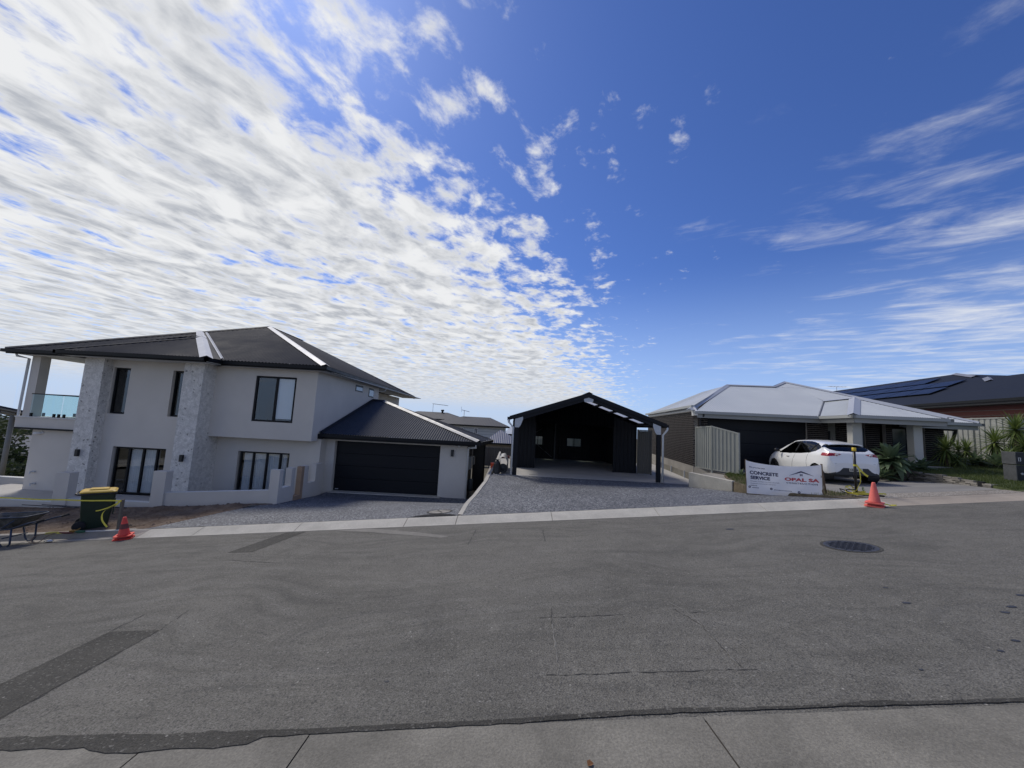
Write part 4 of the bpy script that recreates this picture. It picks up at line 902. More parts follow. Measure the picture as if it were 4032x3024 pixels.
# wall sheets: sides, back wall with two windows, shed front with wide opening
def sheet(a, b, z0, z1, zz=None):
    mb = MB(); zz = zz or (z1, z1); ribbed(mb, [(*a, z0), (*b, z0), (*b, zz[1]), (*a, zz[0])], .19, .026, 'pan', (0, 0, -1)); return mb
sheet((XL + .02, Y1), (XL + .02, Y2), ZFL, ZE - .05).build('wall_sheet', STEEL_W, SH); sheet((XR - .02, Y1), (XR - .02, Y2), ZFL, ZE - .05).build('wall_sheet', STEEL_W, SH)
op0, op1 = 1.31, 5.30; zl = .19
sheet((XL, Y1), (op0, Y1), ZFL, ZE, (ZE - .1, roofz(op0, .12))).build('wall_sheet', STEEL_W, SH)
sheet((op1, Y1), (XR, Y1), ZFL, ZE, (roofz(op1, .12), ZE - .1)).build('wall_sheet', STEEL_W, SH)
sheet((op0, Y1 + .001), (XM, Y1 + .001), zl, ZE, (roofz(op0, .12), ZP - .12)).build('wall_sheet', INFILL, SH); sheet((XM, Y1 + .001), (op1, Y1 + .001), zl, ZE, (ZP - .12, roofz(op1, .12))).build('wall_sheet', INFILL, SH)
for _x in (op0, op1): MB().box(_x - .03, _x + .03, Y1 - .02, Y1 + .06, ZFL, zl).build('opening_jamb', STEEL_W, SH)
wins = [(1.62, 2.22, -1.18, -.65), (3.89, 4.80, -1.18, -.68)]
xs = [XL, 1.62, 2.22, 3.89, 4.80, XR]
for k, (a, b) in enumerate(zip(xs, xs[1:])):
    if k in (1, 3):
        z0, z1 = wins[k // 2][2:]
        sheet((a, Y2), (b, Y2), ZFL, z0).build('wall_sheet', STEEL_W, SH); sheet((a, Y2), (b, Y2), z1, .2, (roofz(a, .1), roofz(b, .1))).build('wall_sheet', STEEL_W, SH)
        o = MB().box(a - .03, b + .03, Y2 - .03, Y2 + .04, z0 - .03, z0).box(a - .03, b + .03, Y2 - .03, Y2 + .04, z1, z1 + .03).box(a - .03, a, Y2 - .03, Y2 + .04, z0, z1).box(b, b + .03, Y2 - .03, Y2 + .04, z0, z1).box((a + b) / 2 - .02, (a + b) / 2 + .02, Y2 - .03, Y2 + .04, z0, z1).build('window', STEEL_B, SH)
        MB().box(a, b, Y2 + .005, Y2 + .010, z0, z1).build('pane', GLASSB, o)
    elif k == 2:
        sheet((a, Y2), (XM, Y2), ZFL, .2, (roofz(a, .1), ZP - .1)).build('wall_sheet', STEEL_W, SH); sheet((XM, Y2), (b, Y2), ZFL, .2, (ZP - .1, roofz(b, .1))).build('wall_sheet', STEEL_W, SH)
    else: sheet((a, Y2), (b, Y2), ZFL, .2, (roofz(a, .1), roofz(b, .1))).build('wall_sheet', STEEL_W, SH)
for z in (-1.95, -1.22, -.60, .02): MB().box(XL + .1, XR - .1, Y2 - .08, Y2 - .035, z - .035, z + .035).build('girt', STEEL_W, SH)
MB().box(3.0, 3.09, Y2 - .18, Y2 - .09, ZFL, roofz(3.0, .2)).build('mullion_post', M('dull_galv', (.14, .145, .15), .6), SH); MB().box(2.30, 2.38, Y2 - .16, Y2 - .09, ZFL, .3).build('mullion_post', STEEL_W, SH)
mb = MB(); mb.bar((1.5, Y2 - .1, -.9), (2.9, Y2 - .1, -1.98), .03, .07, (0, 1, 0)); mb.bar((1.4, Y2 - .1, -.62), (2.2, Y2 - .1, -.1), .03, .06, (0, 1, 0)); mb.build('brace', M('dull_galv', (.14, .145, .15), .6), SH)
# pale fence seen through the shed window, and the infill gate right of the shed
def fence(name, label, pts, z0, h, mat, pitch=.2, posts=True, cat='fence', rail=True, group=None):
    """steel sheet fence along pts [(x, y)] with rails and posts; z0, h lists per point"""
    x, y = pts[0]; t_ = thing(name, label, cat, (x, y, z0[0]), 0, group)
    for k, (a, b) in enumerate(zip(pts, pts[1:])):
        mb = MB(); ribbed(mb, [(*a, z0[k] + .03), (*b, z0[k + 1] + .03), (*b, z0[k + 1] + h[k + 1] - .03), (*a, z0[k] + h[k] - .03)], pitch, .03, 'pan', (0, 0, -1)); mb.build('sheet_panel', mat, t_)
        if rail:
            for e in (.02, None):
                za = z0[k] + (e if e else h[k]); zb = z0[k + 1] + (e if e else h[k + 1]); mb = MB(); mb.bar((*a, za), (*b, zb), .045, .05); mb.build('rail', mat, t_)
    if posts:
        for k, (a, b) in enumerate(pts): MB().box(a - .03, a + .03, b - .03, b + .03, z0[k] - .2, z0[k] + h[k] + .035).build('post', mat, t_)
    return t_
fence('back_fence', 'pale sheet fence seen through the rear shed window', [(1.0, 27.5), (4.2, 27.5), (7.4, 27.5)], [-2.6] * 3, [2.2] * 3, M('fence_cream', (.42, .42, .38), .5, .05))
fence('infill_gate', 'narrow dark sheet gate between the shed and the brick wall', [(6.47, 19.50), (7.1, 19.38)], [-2.06] * 2, [2.14] * 2, FENCED, .1, True, 'gate')
# things stored on the strip left of the carport
t_ = thing('rubbish_bag', 'tall black bag standing left of the carport post', 'bag', (-.46, 16.75, -2.085))
mb = MB(); rnd = random.Random(4); mb.lathe([(.10, 0), (.15, .04), (.155, .25), (.14, .42), (.09, .52), (.06, .56), (.09, .60)], 14, xf((-.46, 16.75, -2.085)))
for v in mb.v: v += Vector((rnd.uniform(-.012, .012), rnd.uniform(-.012, .012), 0))
mb.build('sack', BLACKP, t_)
t_ = thing('wrapped_rolls', 'long bundle wrapped in white plastic left of the carport', 'bundle', (-.22, 17.6, -2.085))
mb = MB(); WRAP = M('plastic_wrap', (.50, .49, .46), .35, .25, 5, .2, 30, .6, 14, spec=.5)
mb.grid(lambda i, j: (lambda a, y: (-.20 + (.20 + .03 * math.sin(y * 5 + a * 3)) * math.cos(a), y, -1.72 + (.34 + .03 * math.sin(a * 5 + y * 7)) * math.sin(a)))(2 * math.pi * j / 20, 16.85 + 2.4 * i / 16), 17, 21); mb.build('wrap', WRAP, t_, True)
mb = MB(); mb.lathe([(.20, 0), (.20, .05), (.12, .05), (.12, 0)], 20, xf((-.20, 16.83, -1.86), 0, R(90)), False); mb.lathe([(.13, 0), (.0, .02)], 20, xf((-.20, 16.86, -1.86), 0, R(90))); mb.build('roll_core', BLACKP, t_)
t_ = thing('steel_offcut', 'dull red beam lying across the strip behind the wrapped bundle', 'beam', (-.1, 24.6, -2.08))
bevel(MB().box(-.45, .1, 24.5, 24.7, -2.08, -1.93).build('beam', M('red_oxide', (.16, .035, .035), .6, .15), t_), .01)
t_ = thing('crate', 'orange red plastic crate by the taupe fence at the end of the path', 'crate', (-1.18, 30.5, -3.4))
cr = M('crate_orange', (.72, .12, .05), .5, .08); rnd = random.Random(1)
for k in range(3):
    MB().box(-1.33, -1.03, 30.35, 30.65, -3.38 + .13 * k, -3.28 + .13 * k).build('side_band', cr, t_)
MB().box(-1.31, -1.05, 30.37, 30.63, -3.40, -3.0).build('liner', M('crate_inner', (.35, .05, .03), .6), t_)
# ------------------------------------------------------------------ right house: dark brick, pale roof; local frame along its front
TH = R(-8.5); HB = (8.47, 17.8, -1.43)
H2 = thing('house', 'single storey dark brick house with pale ribbed metal roof and wide dark garage', 'house', HB, TH)
F2 = xf(HB, TH)
def L(): return MB(F2)
# left side wall: mortar body with real brick courses
L().box(0, .2, 0, 10.2, 0, 2.52).build('wall', MORTAR, H2, label='long side wall of dark brown bricks')
mb = L(); courses(mb, (0, 0), (0, 10.2), 0, 2.52, (-1, 0)); stuff(mb.build('brickwork', BRICK, H2))
L().box(-.015, .2, -.02, 10.2, 2.525, 2.70).build('boundary_fascia', WHITEP, H2)
L().box(-.02, .25, -.012, 10.2, -.75, -.002).build('footing', OLDCONC, H2)
L().box(-.03, -.021, 0, 6, -.75, -.36).build('retaining_sleeper', GUTCONC, H2)
for y in (1.2, 3.6, 6.0): L().box(-.07, -.02, y, y + .08, -.75, -.33).build('sleeper_post', GALV, H2)
# front piers: single bricks
def brick_pier(x0, x1, y, z0, z1, mat=BRICK, sides=()):
    o = L().box(x0, x1, y + .014, y + .2, z0, z1).build('brick_pier', MORTAR, H2)
    nrow = int((z1 - z0) / .086)
    full = MB().box(.005, .235, 0, .1, .005, .081).mesh('brick', mat); half = MB().box(.005, .115, 0, .1, .005, .081).mesh('brick', mat)
    for r in range(nrow):
        x = x0
        if r % 2: inst('brick', half, o, Matrix.Translation((x, y, z0 + r * .086))); x += .12
        while x + .24 <= x1 + .005: inst('brick', full, o, Matrix.Translation((x, y, z0 + r * .086))); x += .24
        if x1 - x > .1: inst('brick', half, o, Matrix.Translation((x, y, z0 + r * .086)))
    return o
brick_pier(0.0, .60, 0, 0, 2.34)
brick_pier(4.75, 5.59, 0, .6, 2.34)
brick_pier(6.15, 6.87, .55, .3, 2.40); brick_pier(7.42, 8.02, .55, .3, 2.40)
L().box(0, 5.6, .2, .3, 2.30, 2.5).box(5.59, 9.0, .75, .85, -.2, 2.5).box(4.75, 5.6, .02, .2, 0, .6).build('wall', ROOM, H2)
gd = L().box(.60, 4.75, .13, .16, 0, 2.34).build('garage_door', DOORD, H2)
for k in range(4): bevel(L().box(.605, 4.745, .10, .129, .01 + .58 * k, .585 + .58 * k).build('door_panel', DOORD, gd), .006)
L().box(5.605, 6.15, .45, .55, -.1, 2.40).build('side_panel', M('beige_panel', (.30, .295, .265), .8, .05), H2)
L().box(5.59, 5.66, -.02, .45, 0, 1.9).build('door_jamb', STEEL_B, H2)
o = L().box(6.88, 7.41, .60, .66, .2, 2.1).build('entry_door', M('door_grey', (.05, .055, .06), .5), H2)
L().box(7.28, 7.32, .57, .60, .2, 2.1).build('door_edge', GALV, o)
# right wing wall
brick_pier(8.06, 8.30, .30, .5, 2.38); L().box(8.06, 10.3, .51, .7, -.2, 2.4).build('wall', BRICK, H2); brick_pier(9.55, 10.27, .30, .5, 2.38)
o = L().box(8.32, 9.5, .42, .50, .9, 2.2).build('window', STEEL_B, H2); L().box(8.38, 8.88, .40, .418, .96, 2.14).build('pane', M('dull_pane', (.06, .07, .075), .1, .1, spec=.7), o); L().box(8.94, 9.44, .40, .418, .96, 2.14).build('pane', MATS['dull_pane'], o)
L().box(8.28, 9.55, .30, .50, .80, .89).build('sill', GUTG, H2)
# porch pillars
for x0, x1 in ((5.22, 5.55), (7.30, 7.60)):
    bevel(L().box(x0, x1, -2.05, -1.73, -.3, 2.32).build('porch_pillar', M('pillar_render', (.50, .495, .46), .85, .04, 2, .06, 80, .15, 90), H2), .008)
# roof
gz = 2.50
c0 = (-.45, -.55, gz); cA = (-.10, -.30, 2.75); a1 = (3.0, 4.1, 4.27); a1b = (5.4, 4.1, 4.27); a2 = (6.55, 5.25, 4.70); rc = (10.85, -.52, gz); v0 = (4.94, -.55, gz); bl = (-.10, 10.3, 2.75); ab = (3.0, 8.0, 4.27)
pc0 = (4.94, -2.55, gz); pc1 = (8.05, -2.55, gz); pa = (6.5, -.29, 3.36); pb = (6.5, 1.71, 3.36); v1 = (8.05, -.53, gz)
fr = lambda p: (p[0], p[1], gz + (p[1] + .55) * (a1[2] - gz) / (4.1 + .55))
mb = L(); ribbed(mb, [fr((-.05, -.55)), fr((4.94, -.55)), fr((6.5, 1.71)), fr((6.5, 4.1)), fr(a1)], .11, .012); ribbed(mb, [fr((5.4, 4.1)), fr((6.5, 4.1)), fr((7.4, 4.1)), fr(a2)]); ribbed(mb, [fr((6.5, 1.71)), fr((8.05, -.55)), fr((10.85, -.55)), fr((7.4, 4.1)), fr((6.5, 4.1))]); mb.build('roof_front', ZINC, H2)
mb = L(); ribbed(mb, [(-.10, -.30, 2.75), a1, ab, bl]); mb.build('roof_side', ZINC, H2)
mb = L(); ribbed(mb, [(10.85, -.55, gz), (10.85, 11, gz), fr(a2)]); mb.poly([bl, ab, a1, a1b, fr(a2), (10.85, 11, gz)]); mb.build('roof_back', ZINC, H2)
mb = L(); ribbed(mb, [pc0, pc1, pa]); ribbed(mb, [pc0, pa, pb, v0]); ribbed(mb, [pc1, v1, pb, pa]); mb.build('roof_porch', ZINC, H2)
def cap2(a, b, wd, nm='hip_capping', mat=ZINCE, lift=.04):
    a = F2 @ Vector(a); b = F2 @ Vector(b); return capping(nm, a, b, wd, mat, H2, lift)
cap2((-.35, -.50, 2.53), a1, .17); cap2(a1, (5.5, 4.1, 4.27), .14, 'ridge_capping'); cap2((5.4, 4.1, 4.28), fr(a2), .13); cap2(fr(a2), (10.85, -.55, gz), .15); cap2(pc0, pa, .19); cap2(pa, pb, .15, 'ridge_capping'); cap2(pc1, pa, .13); cap2(v0, pb, .05, 'valley_flashing', M('valley_grey', (.14, .145, .16), .5), .03)
def gut2(pts, mat=GUTG, h=.11, wd=.11, name='gutter'):
    mb = L()
    for a, b in zip(pts, pts[1:]):
        a = Vector(a); b = Vector(b); d = (b - a).normalized() * wd * .5; mb.bar(a - d, b + d, wd, h)
    return mb.build(name, mat, H2)
zz = gz - .07
gut2([(-.10, -.60, zz), (4.90, -.60, zz), (4.90, -2.60, zz), (8.10, -2.60, zz), (8.10, -.58, zz), (10.90, -.58, zz), (10.90, 4, zz)])
gut2([(-.13, -.2, 2.72), (-.13, 10.3, 2.72)])
MB(F2).prism([(-.13, -.16, 2.78), (-.10, -.60, 2.48), (-.10, -.60, 2.30), (-.10, -.05, 2.30), (-.13, -.05, 2.72)], (.09, 0, 0)).build('eave_return', WHITEP, H2)
gut2([(.0, -.52, gz - .20), (4.98, -.52, gz - .20), (4.98, -2.52, gz - .20), (8.02, -2.52, gz - .20), (8.02, -.50, gz - .20), (10.8, -.50, gz - .20)], M('fascia_grey', (.33, .335, .32), .6, .05), .19, .03, 'fascia')
L().box(-.05, 4.98, -.5, .2, 2.32, 2.34).box(5.0, 8.0, -2.5, .8, 2.322, 2.342).box(8.0, 10.8, -.48, .6, 2.32, 2.34).build('soffit', M('soffit_grey', (.30, .30, .28), .8), H2)
mb = L(); mb.tube([(.25, -.55, 2.4), (.25, -.55, 2.28), (.25, -.09, 2.16), (.25, -.07, 2.05), (.25, -.07, 0)], .04, 8); mb.build('downpipe', M('pipe_charcoal', (.05, .05, .055), .5), H2, True)
mb = L(); mb.tube([(9.6, -.3, 2.2), (10.2, -.3, 2.2), (10.35, -.1, 2.1), (10.35, .1, 1.6)], .06, 8); mb.build('downpipe', MATS['pipe_charcoal'], H2, True)
# boundary fence of two sheet panels, raked down to the street; concrete wing walls
fence('boundary_fence', 'grey ribbed sheet fence of two panels at the brick house corner, raked to the street', [(8.53, 17.68), (8.52, 16.30), (8.90, 15.02)], [-1.46, -1.42, -1.42], [1.80, 1.80, 1.55], FENCEG, .19)
t_ = thing('retaining_wall', 'pale new concrete wing wall with a sloping top beside the carport driveway', 'retaining wall', (7.3, 14.2, -2.0))
a = Vector((6.95, 15.02, 0)); b = Vector((7.64, 13.30, 0)); nrm = Vector((1.72, .69, 0)).normalized() * .16
mb = MB(); mb.prism([a + Vector((0, 0, -2.25)), b + Vector((0, 0, -2.1)), b + Vector((0, 0, -1.495)), a + Vector((0, 0, -1.435))], nrm); bevel(mb.build('wall_body', NEWCONC, t_), .012)
t_ = thing('retaining_wall', 'grey concrete plinth under the ribbed boundary fence', 'retaining wall', (8.6, 16, -1.7))
mb = MB(); mb.prism([(7.15, 15.05, -2.3), (8.55, 16.4, -2.3), (8.85, 15.0, -2.3), (7.75, 13.4, -2.3)], (0, 0, .76)); mb.prism([(8.45, 17.75, -2.3), (8.62, 17.75, -2.3), (9.0, 15.0, -2.3), (8.82, 14.9, -2.3)], (0, 0, .83)); mb.build('wall_body', OLDCONC, t_)
# stacked stone edging of the raised lawn
SW = thing('stone_edging', 'low stacked ledge stone wall along the raised lawn', 'wall', (15.0, 13.4, -1.25))
rnd = random.Random(11); q0 = [(13.95, 11.25), (14.5, 13.0), (14.58, 14.25)]
LEDGE = [M('ledge_a', (.20, .185, .165), .9, .2, 5, .2, 50, .4, 50), M('ledge_b', (.28, .26, .235), .9, .2, 5, .2, 50, .4, 50), M('ledge_c', (.15, .14, .13), .9, .2, 5, .2, 50, .4, 50)]
for (a, b), (c, d) in zip(q0, q0[1:]):
    Ld = math.hypot(c - a, d - b); ux, uy = (c - a) / Ld, (d - b) / Ld
    for row in range(6):
        s_ = -rnd.random() * .2
        while s_ < Ld:
            ln = rnd.uniform(.22, .5); x = a + ux * max(s_, 0); y = b + uy * max(s_, 0); e = min(s_ + ln, Ld) - max(s_, 0) - .008
            zb = zd3(x, y) - .02 + row * .058; top = zlawn(x + .1, y) + .03
            if zb + .05 < top + .02 and e > .05:
                pr = rnd.uniform(-.015, .02); mb = MB(); mb.box(0, e, -.16, pr, 0, rnd.uniform(.044, .054), xf((x, y, zb), math.atan2(uy, ux)))
                mb.build('ledge_stone', LEDGE[rnd.randrange(3)], SW)
            s_ += ln
for x, y in ((14.58, 14.3), (14.08, 11.62)):
    MB().box(x - .04, x + .04, y - .1, y + .05, zd3(x, y) - .1, zlawn(x, y) + .04).build('edging_post', BLACKP, SW)
t_ = thing('garden_edging', 'grey block edging of the planting bed in front of the brick house', 'edging', (16.2, 14.7, -.8)); MB().box(15.75, 16.75, 14.65, 14.78, -1.0, -.72).build('edging_block', OLDCONC, t_); tagp = MB().box(15.9, 16.06, 14.45, 14.58, -.90, -.80).build('paver', WHITEP, t_)
# ------------------------------------------------------------------ far right house with solar panels
HBF = (8.47, 17.8, 0); FF = xf(HBF, TH)
H3 = thing('house', 'red brick house with charcoal roof carrying solar panels, uphill on the right', 'house', (24, 24, 0), TH)
def LF(): return MB(FF)
LF().box(14.55, 14.75, -.2, 26, -1.0, 2.25).box(14.75, 26, -.2, 0, -1.0, 2.25).build('wall', custom('red_brick_far', _bricks_far), H3)
sl_ = lambda s_, t: (s_, t, 2.4 + .4292 * (s_ - 14))
mb = LF(); mb.poly([sl_(14, .5), sl_(18, 4.5), sl_(18, 6.9), sl_(20, 10.8), sl_(20, 24), sl_(14, 28)]); mb.build('roof_slope', ROOFD, H3)
mb = LF(); mb.poly([sl_(14, .5), (22, .5, 2.4), (22, 4.5, sl_(18, 0)[2]), sl_(18, 4.5)]); mb.poly([sl_(18, 6.9), sl_(20, 10.8), (30, 10.8, 4.97), (30, 6.9, 4.12)]); mb.poly([sl_(18, 4.5), sl_(18, 6.9), (30, 6.9, 4.35), (30, 4.5, 4.6)]); mb.poly([sl_(20, 10.8), sl_(20, 24), (26, 28, 2.4), (26, 10, 2.4)]); mb.build('roof_slope', ROOFD, H3)
mb = LF(); mb.bar((13.95, .4, 2.33), (13.95, 28, 2.33), .1, .13); mb.build('gutter', STEEL_B, H3)
LF().box(14.0, 14.56, .4, 28, 2.16, 2.2).box(14.02, 14.06, .4, 28, 2.15, 2.3).build('soffit', M('soffit_dark', (.10, .10, .10), .7), H3)
for a, b in ((sl_(18.6, 8.0), sl_(20, 10.8)), (sl_(17.3, 5.8), sl_(18.0, 6.7))):
    a = FF @ Vector(a); b = FF @ Vector(b); capping('hip_capping', a, b, .22, M('lead_flashing', (.22, .23, .26), .5, .1), H3, .05)
mb = LF(); mb.tube([(13.95, .7, 2.25), (14.3, .7, 2.1), (14.45, .7, 1.9)], .05, 8); mb.build('downpipe', STEEL_B, H3, True)
SOL = custom('solar_cells', _solar); n_s = Vector((-.4292, 0, 1)).normalized(); dn = Vector((-1, 0, -.4292)).normalized()
rows = [(18.05, 10.75, 8), (16.85, 7.7, 10), (15.62, 7.4, 10)]
def panel(s_, t):
    o = Vector(sl_(s_, t)); up = -dn; al = Vector((0, 1, 0)); P0 = thing('solar_panel', '', 'solar panel', tuple(FF @ (o + n_s * .08)), TH, 'solar panels on the charcoal roof')
    q = [o + n_s * .10, o + n_s * .10 + al * 1.62, o + n_s * .10 + al * 1.62 + up * 1.1, o + n_s * .10 + up * 1.1]
    mb = LF(); mb.prism([v - n_s * .035 for v in q], n_s * .033); mb.build('frame', STEEL_B, P0)
    ins = lambda v: v + (q[0] + (q[2] - q[0]) * .5 - v) * .02
    mb = LF(); mb.poly([ins(v) + n_s * .002 for v in q]); mb.build('cells', SOL, P0); return P0
ORD = ['nearest', 'second', 'third', 'fourth', 'fifth', 'sixth', 'seventh', 'eighth', 'ninth', 'tenth']
for (s0, t0, n), rn in zip(rows, ('top', 'middle', 'lowest')):
    for k in range(n): panel(s0, t0 + 1.66 * k)['label'] = f'dark solar panel, {ORD[k]} from the street end, {rn} row, charcoal roof'
t_ = thing('roof_antenna', 'thin metal antenna behind the solar panel roof ridge', 'antenna', tuple(FF @ Vector((20, 22.5, 4.97))))
p = FF @ Vector((20, 22.5, 4.95)); mb = MB(); mb.tube([p, p + Vector((0, 0, .45))], .02, 6); mb.tube([p + Vector((-.8, 0, .4)), p + Vector((1.0, 0, .45))], .015, 6)
for k in range(6): mb.tube([p + Vector((-.7 + .3 * k, -.3, .41)), p + Vector((-.7 + .3 * k, .3, .41))], .01, 5)
mb.build('aerial', GALV, t_)
fpts = [tuple((FF @ Vector((12.5, t, 0)))[:2]) for t in (.14, 1.6, 4.0, 6.4, 8.8)]
fence('side_fence', 'pale grey sheet fence under the red brick wall, right of the brick house', fpts, [-.6] * 5, [1.99, 1.99, 1.97, 1.95, 1.95], M('fence_pale', (.36, .365, .335), .5, .06), .24)
fpts = [tuple((FF @ Vector((x, .14, 0)))[:2]) for x in (12.56, 15, 18)]
fence('return_fence', 'short grey sheet fence behind the right yucca clump', fpts, [-.6] * 3, [1.9] * 3, FENCEG, .24)
# ------------------------------------------------------------------ background houses, fence, hill, trees
def hip(mb, x0, x1, y0, y1, z, rx0, rx1, ry, zr):
    a, b, c, d = (x0, y0, z), (x1, y0, z), (x1, y1, z), (x0, y1, z); r0 = (rx0, ry, zr); r1 = (rx1, ry, zr)
    return [(a, b, r1, r0), (b, c, r1), (c, d, r0, r1), (d, a, r0)]
def hiphouse(name, label, x0, x1, y0, y1, zb, ze, rx0, rx1, zr, wallm, roofm, ov=.5, pitch=.2, wins=()):
    t_ = thing(name, label, 'house', ((x0 + x1) / 2, (y0 + y1) / 2, zb))
    wo = MB().box(x0 + ov, x1 - ov, y0 + ov, y1 - ov, zb, ze).build('wall', wallm, t_)
    ro = MB()
    for f_ in hip(ro, x0, x1, y0, y1, ze, rx0, rx1, (y0 + y1) / 2, zr): ribbed(ro, f_, pitch, .007)
    ro.build('roof', roofm, t_)
    mb = MB()
    for a, b in (((x0, y0), (x1, y0)), ((x1, y0), (x1, y1)), ((x0, y0), (x0, y1))): mb.bar((*a, ze - .06), (*b, ze - .06), .14, .16)
    mb.build('gutter', STEEL_B, t_)
    MB().box(x0 + .05, x1 - .05, y0 + .05, y0 + ov + .05, ze - .16, ze - .13).build('soffit', SOFFIT, t_)
    for a, b, c, d in wins:
        o = MB().box(a, b, y0 + ov - .06, y0 + ov - .005, c, d).build('window', WHITEP, t_); m_ = (a + b) / 2
        for p, q in ((a + .1, m_ - .05), (m_ + .05, b - .1)): MB().box(p, q, y0 + ov - .075, y0 + ov - .061, c + .1, d - .1).build('pane', M('far_pane', (.03, .035, .045), .1, .1, spec=.7), o)
    return t_
boards = custom('weatherboard', lambda t, v: (lambda wv: t.n('ShaderNodeBsdfPrincipled', Base_Color=t.mix(t.mapr(wv.outputs[1], 0, .25, 0, 1), (.25, .27, .28), (.52, .54, .54)), Roughness=.7).outputs[0])(t.n('ShaderNodeTexWave', {'wave_type': 'BANDS', 'bands_direction': 'Z', 'wave_profile': 'SAW'}, Vector=v, Scale=.9)))
DT = M('dark_tiles', (.045, .043, .045), .6, .12, 2.0, .15, 12)
hiphouse('house', 'white weatherboard house with charcoal hip roof seen over the garage roof', -10.6, -.07, 48, 58, -4.5, -.25, -6.4, -2.75, .86, boards, DT, wins=((-4.45, -3.95, -1.35, -.55), (-6.25, -5.75, -1.4, -.6)))
hh = hiphouse('house', 'dark hip roofed house behind, with a roof vent and a tall antenna', -19, -6.8, 58, 70, -4, .35, -15.3, -10.4, 1.50, boards, DT)
mb = MB(); mb.lathe([(.16, 0), (.16, .25), (.26, .3), (.28, .45), (.2, .55)], 12, xf((-11.2, 63.6, 1.4))); mb.build('roof_vent', BLACKP, hh, True)
BLUEROOF = M('blue_grey_roof', (.115, .13, .19), .45, .06, 1.0, spec=.45)
hiphouse('house', 'low house with blue grey ribbed hip roof behind the taupe fence', -2.55, 1.4, 37.5, 41.5, -4, -1.80, -.95, -.85, -.56, M('tan_wall', (.30, .26, .21), .85, .05), BLUEROOF, .3, .18)
hiphouse('house', 'pale roofed house glimpsed beside the carport eave', -1.0, 3.2, 70, 80, -6, -1.6, .2, 2.0, -.2, boards, ZINC)
def antenna(label, x, y, z0, z1, xa, xb, yag):
    t_ = thing('roof_antenna', label, 'antenna', (x, y, z0)); mb = MB(); mb.tube([(x, y, z0), (x, y, z1)], .035, 6); mb.build('mast', GALV, t_)
    mb = MB(); mb.tube([(xa, y, z1 + .05), (xb, y, z1 - .15)], .035, 6)
    for k in range(yag):
        px_ = lerp(xa, xb, k / (yag - 1)); pz_ = lerp(z1 + .05, z1 - .15, k / (yag - 1)); l = lerp(.55, .3, k / yag); mb.tube([(px_, y - l, pz_), (px_, y + l, pz_)], .014, 5)
    if yag < 8: mb.tube([(xa, y, z1 - .25), (xa - .1, y, z1 + .5)], .02, 5)
    mb.build('boom', GALV if yag < 8 else STEEL_D, t_)
antenna('long boom antenna on a tall mast over the farther dark roof', -12.85, 63.8, 1.45, 2.8, -12.9, -10.4, 12)
antenna('small cross shaped antenna on the white weatherboard house roof', -6.35, 53, .84, 1.68, -6.7, -5.65, 6)
fence('back_fence', 'taupe ribbed sheet fence across the end of the side path', [(-4, 33), (-1.6, 33), (.8, 33), (3.2, 33)], [-3.5] * 4, [1.53] * 4, FENCED, .2)
# solar street lamp at far left
LP = thing('street_lamp', 'grey pole carrying a tilted solar panel at the left edge', 'street lamp', (-24.3, 19.0, -3.95))
mb = MB(); mb.tube([(-24.3, 19, -4.3), (-24.3, 19, -.72)], .095, 12); mb.build('pole', M('pole_grey', (.20, .205, .20), .6, .1, 4), LP, True)
mb = MB(); m_ = xf((-24.35, 19.0, -.62), R(20), R(-24), R(12)); mb.box(-.85, .62, -.5, .5, -.03, .03, m_); mb.build('solar_panel', SOL, LP); mb = MB(); mb.box(-.85, .62, -.42, -.34, -.10, -.032, m_); mb.box(-.85, .62, .34, .42, -.10, -.032, m_); mb.box(-.25, .25, -.2, .2, -.16, -.101, m_); mb.build('bracket', M('bracket_tan', (.22, .21, .19), .6), LP)
def leafcloud(mb, c, rx, rz, n, size, rnd):
    for _ in range(n):
        while True:
            p = Vector((rnd.uniform(-1, 1), rnd.uniform(-1, 1), rnd.uniform(-1, 1)))
            if .25 < p.length < 1: break
        p = Vector(c) + Vector((p.x * rx, p.y * rx, p.z * rz)); a = Vector((rnd.gauss(0, 1), rnd.gauss(0, 1), rnd.gauss(0, .6))).normalized(); b = a.orthogonal().normalized(); s_ = size * rnd.uniform(.6, 1.4)
        mb.poly([p - a * s_, p + b * s_ * .5, p + a * s_, p - b * s_ * .5])
def tree(label, x, y, z, h, r, seed, leaf=.16, n=900, mat=LEAFD, group=None):
    rnd = random.Random(seed); t_ = thing('tree', label, 'tree', (x, y, z), 0, group)
    mb = MB(); mb.tube([(x, y, z - .3), (x + .05 * h * rnd.uniform(-1, 1), y, z + h * .35), (x + .08 * h * rnd.uniform(-1, 1), y, z + h * .75)], [h * .035, h * .025, h * .01], 8)
    for k in range(6):
        a = rnd.uniform(0, 6.28); mb.tube([(x, y, z + h * rnd.uniform(.3, .55)), (x + math.cos(a) * r * .7, y + math.sin(a) * r * .7, z + h * rnd.uniform(.6, .85))], [h * .014, h * .005], 6)
    mb.build('trunk', BARK, t_, True); mb = MB()
    for k in range(9):
        a = rnd.uniform(0, 6.28); d = rnd.uniform(.1, .75) * r; rr = r * rnd.uniform(.3, .5)
        leafcloud(mb, (x + math.cos(a) * d, y + math.sin(a) * d, z + h * rnd.uniform(.45, .92)), rr, rr * .8, n // 9, leaf, rnd)
    mb.build('crown', mat, t_); return t_
tree('dark leafy tree left of the grey lamp pole', -37.8, 28.5, -7.4, 5.6, 2.0, 1)
tree('dark leafy tree close beside the left house corner', -33.3, 26.8, -7.2, 4.4, 2.0, 2)
tree('lower bushy tree just above the pale garden wall', -29.6, 23.6, -6.2, 2.5, 1.9, 3, .12)
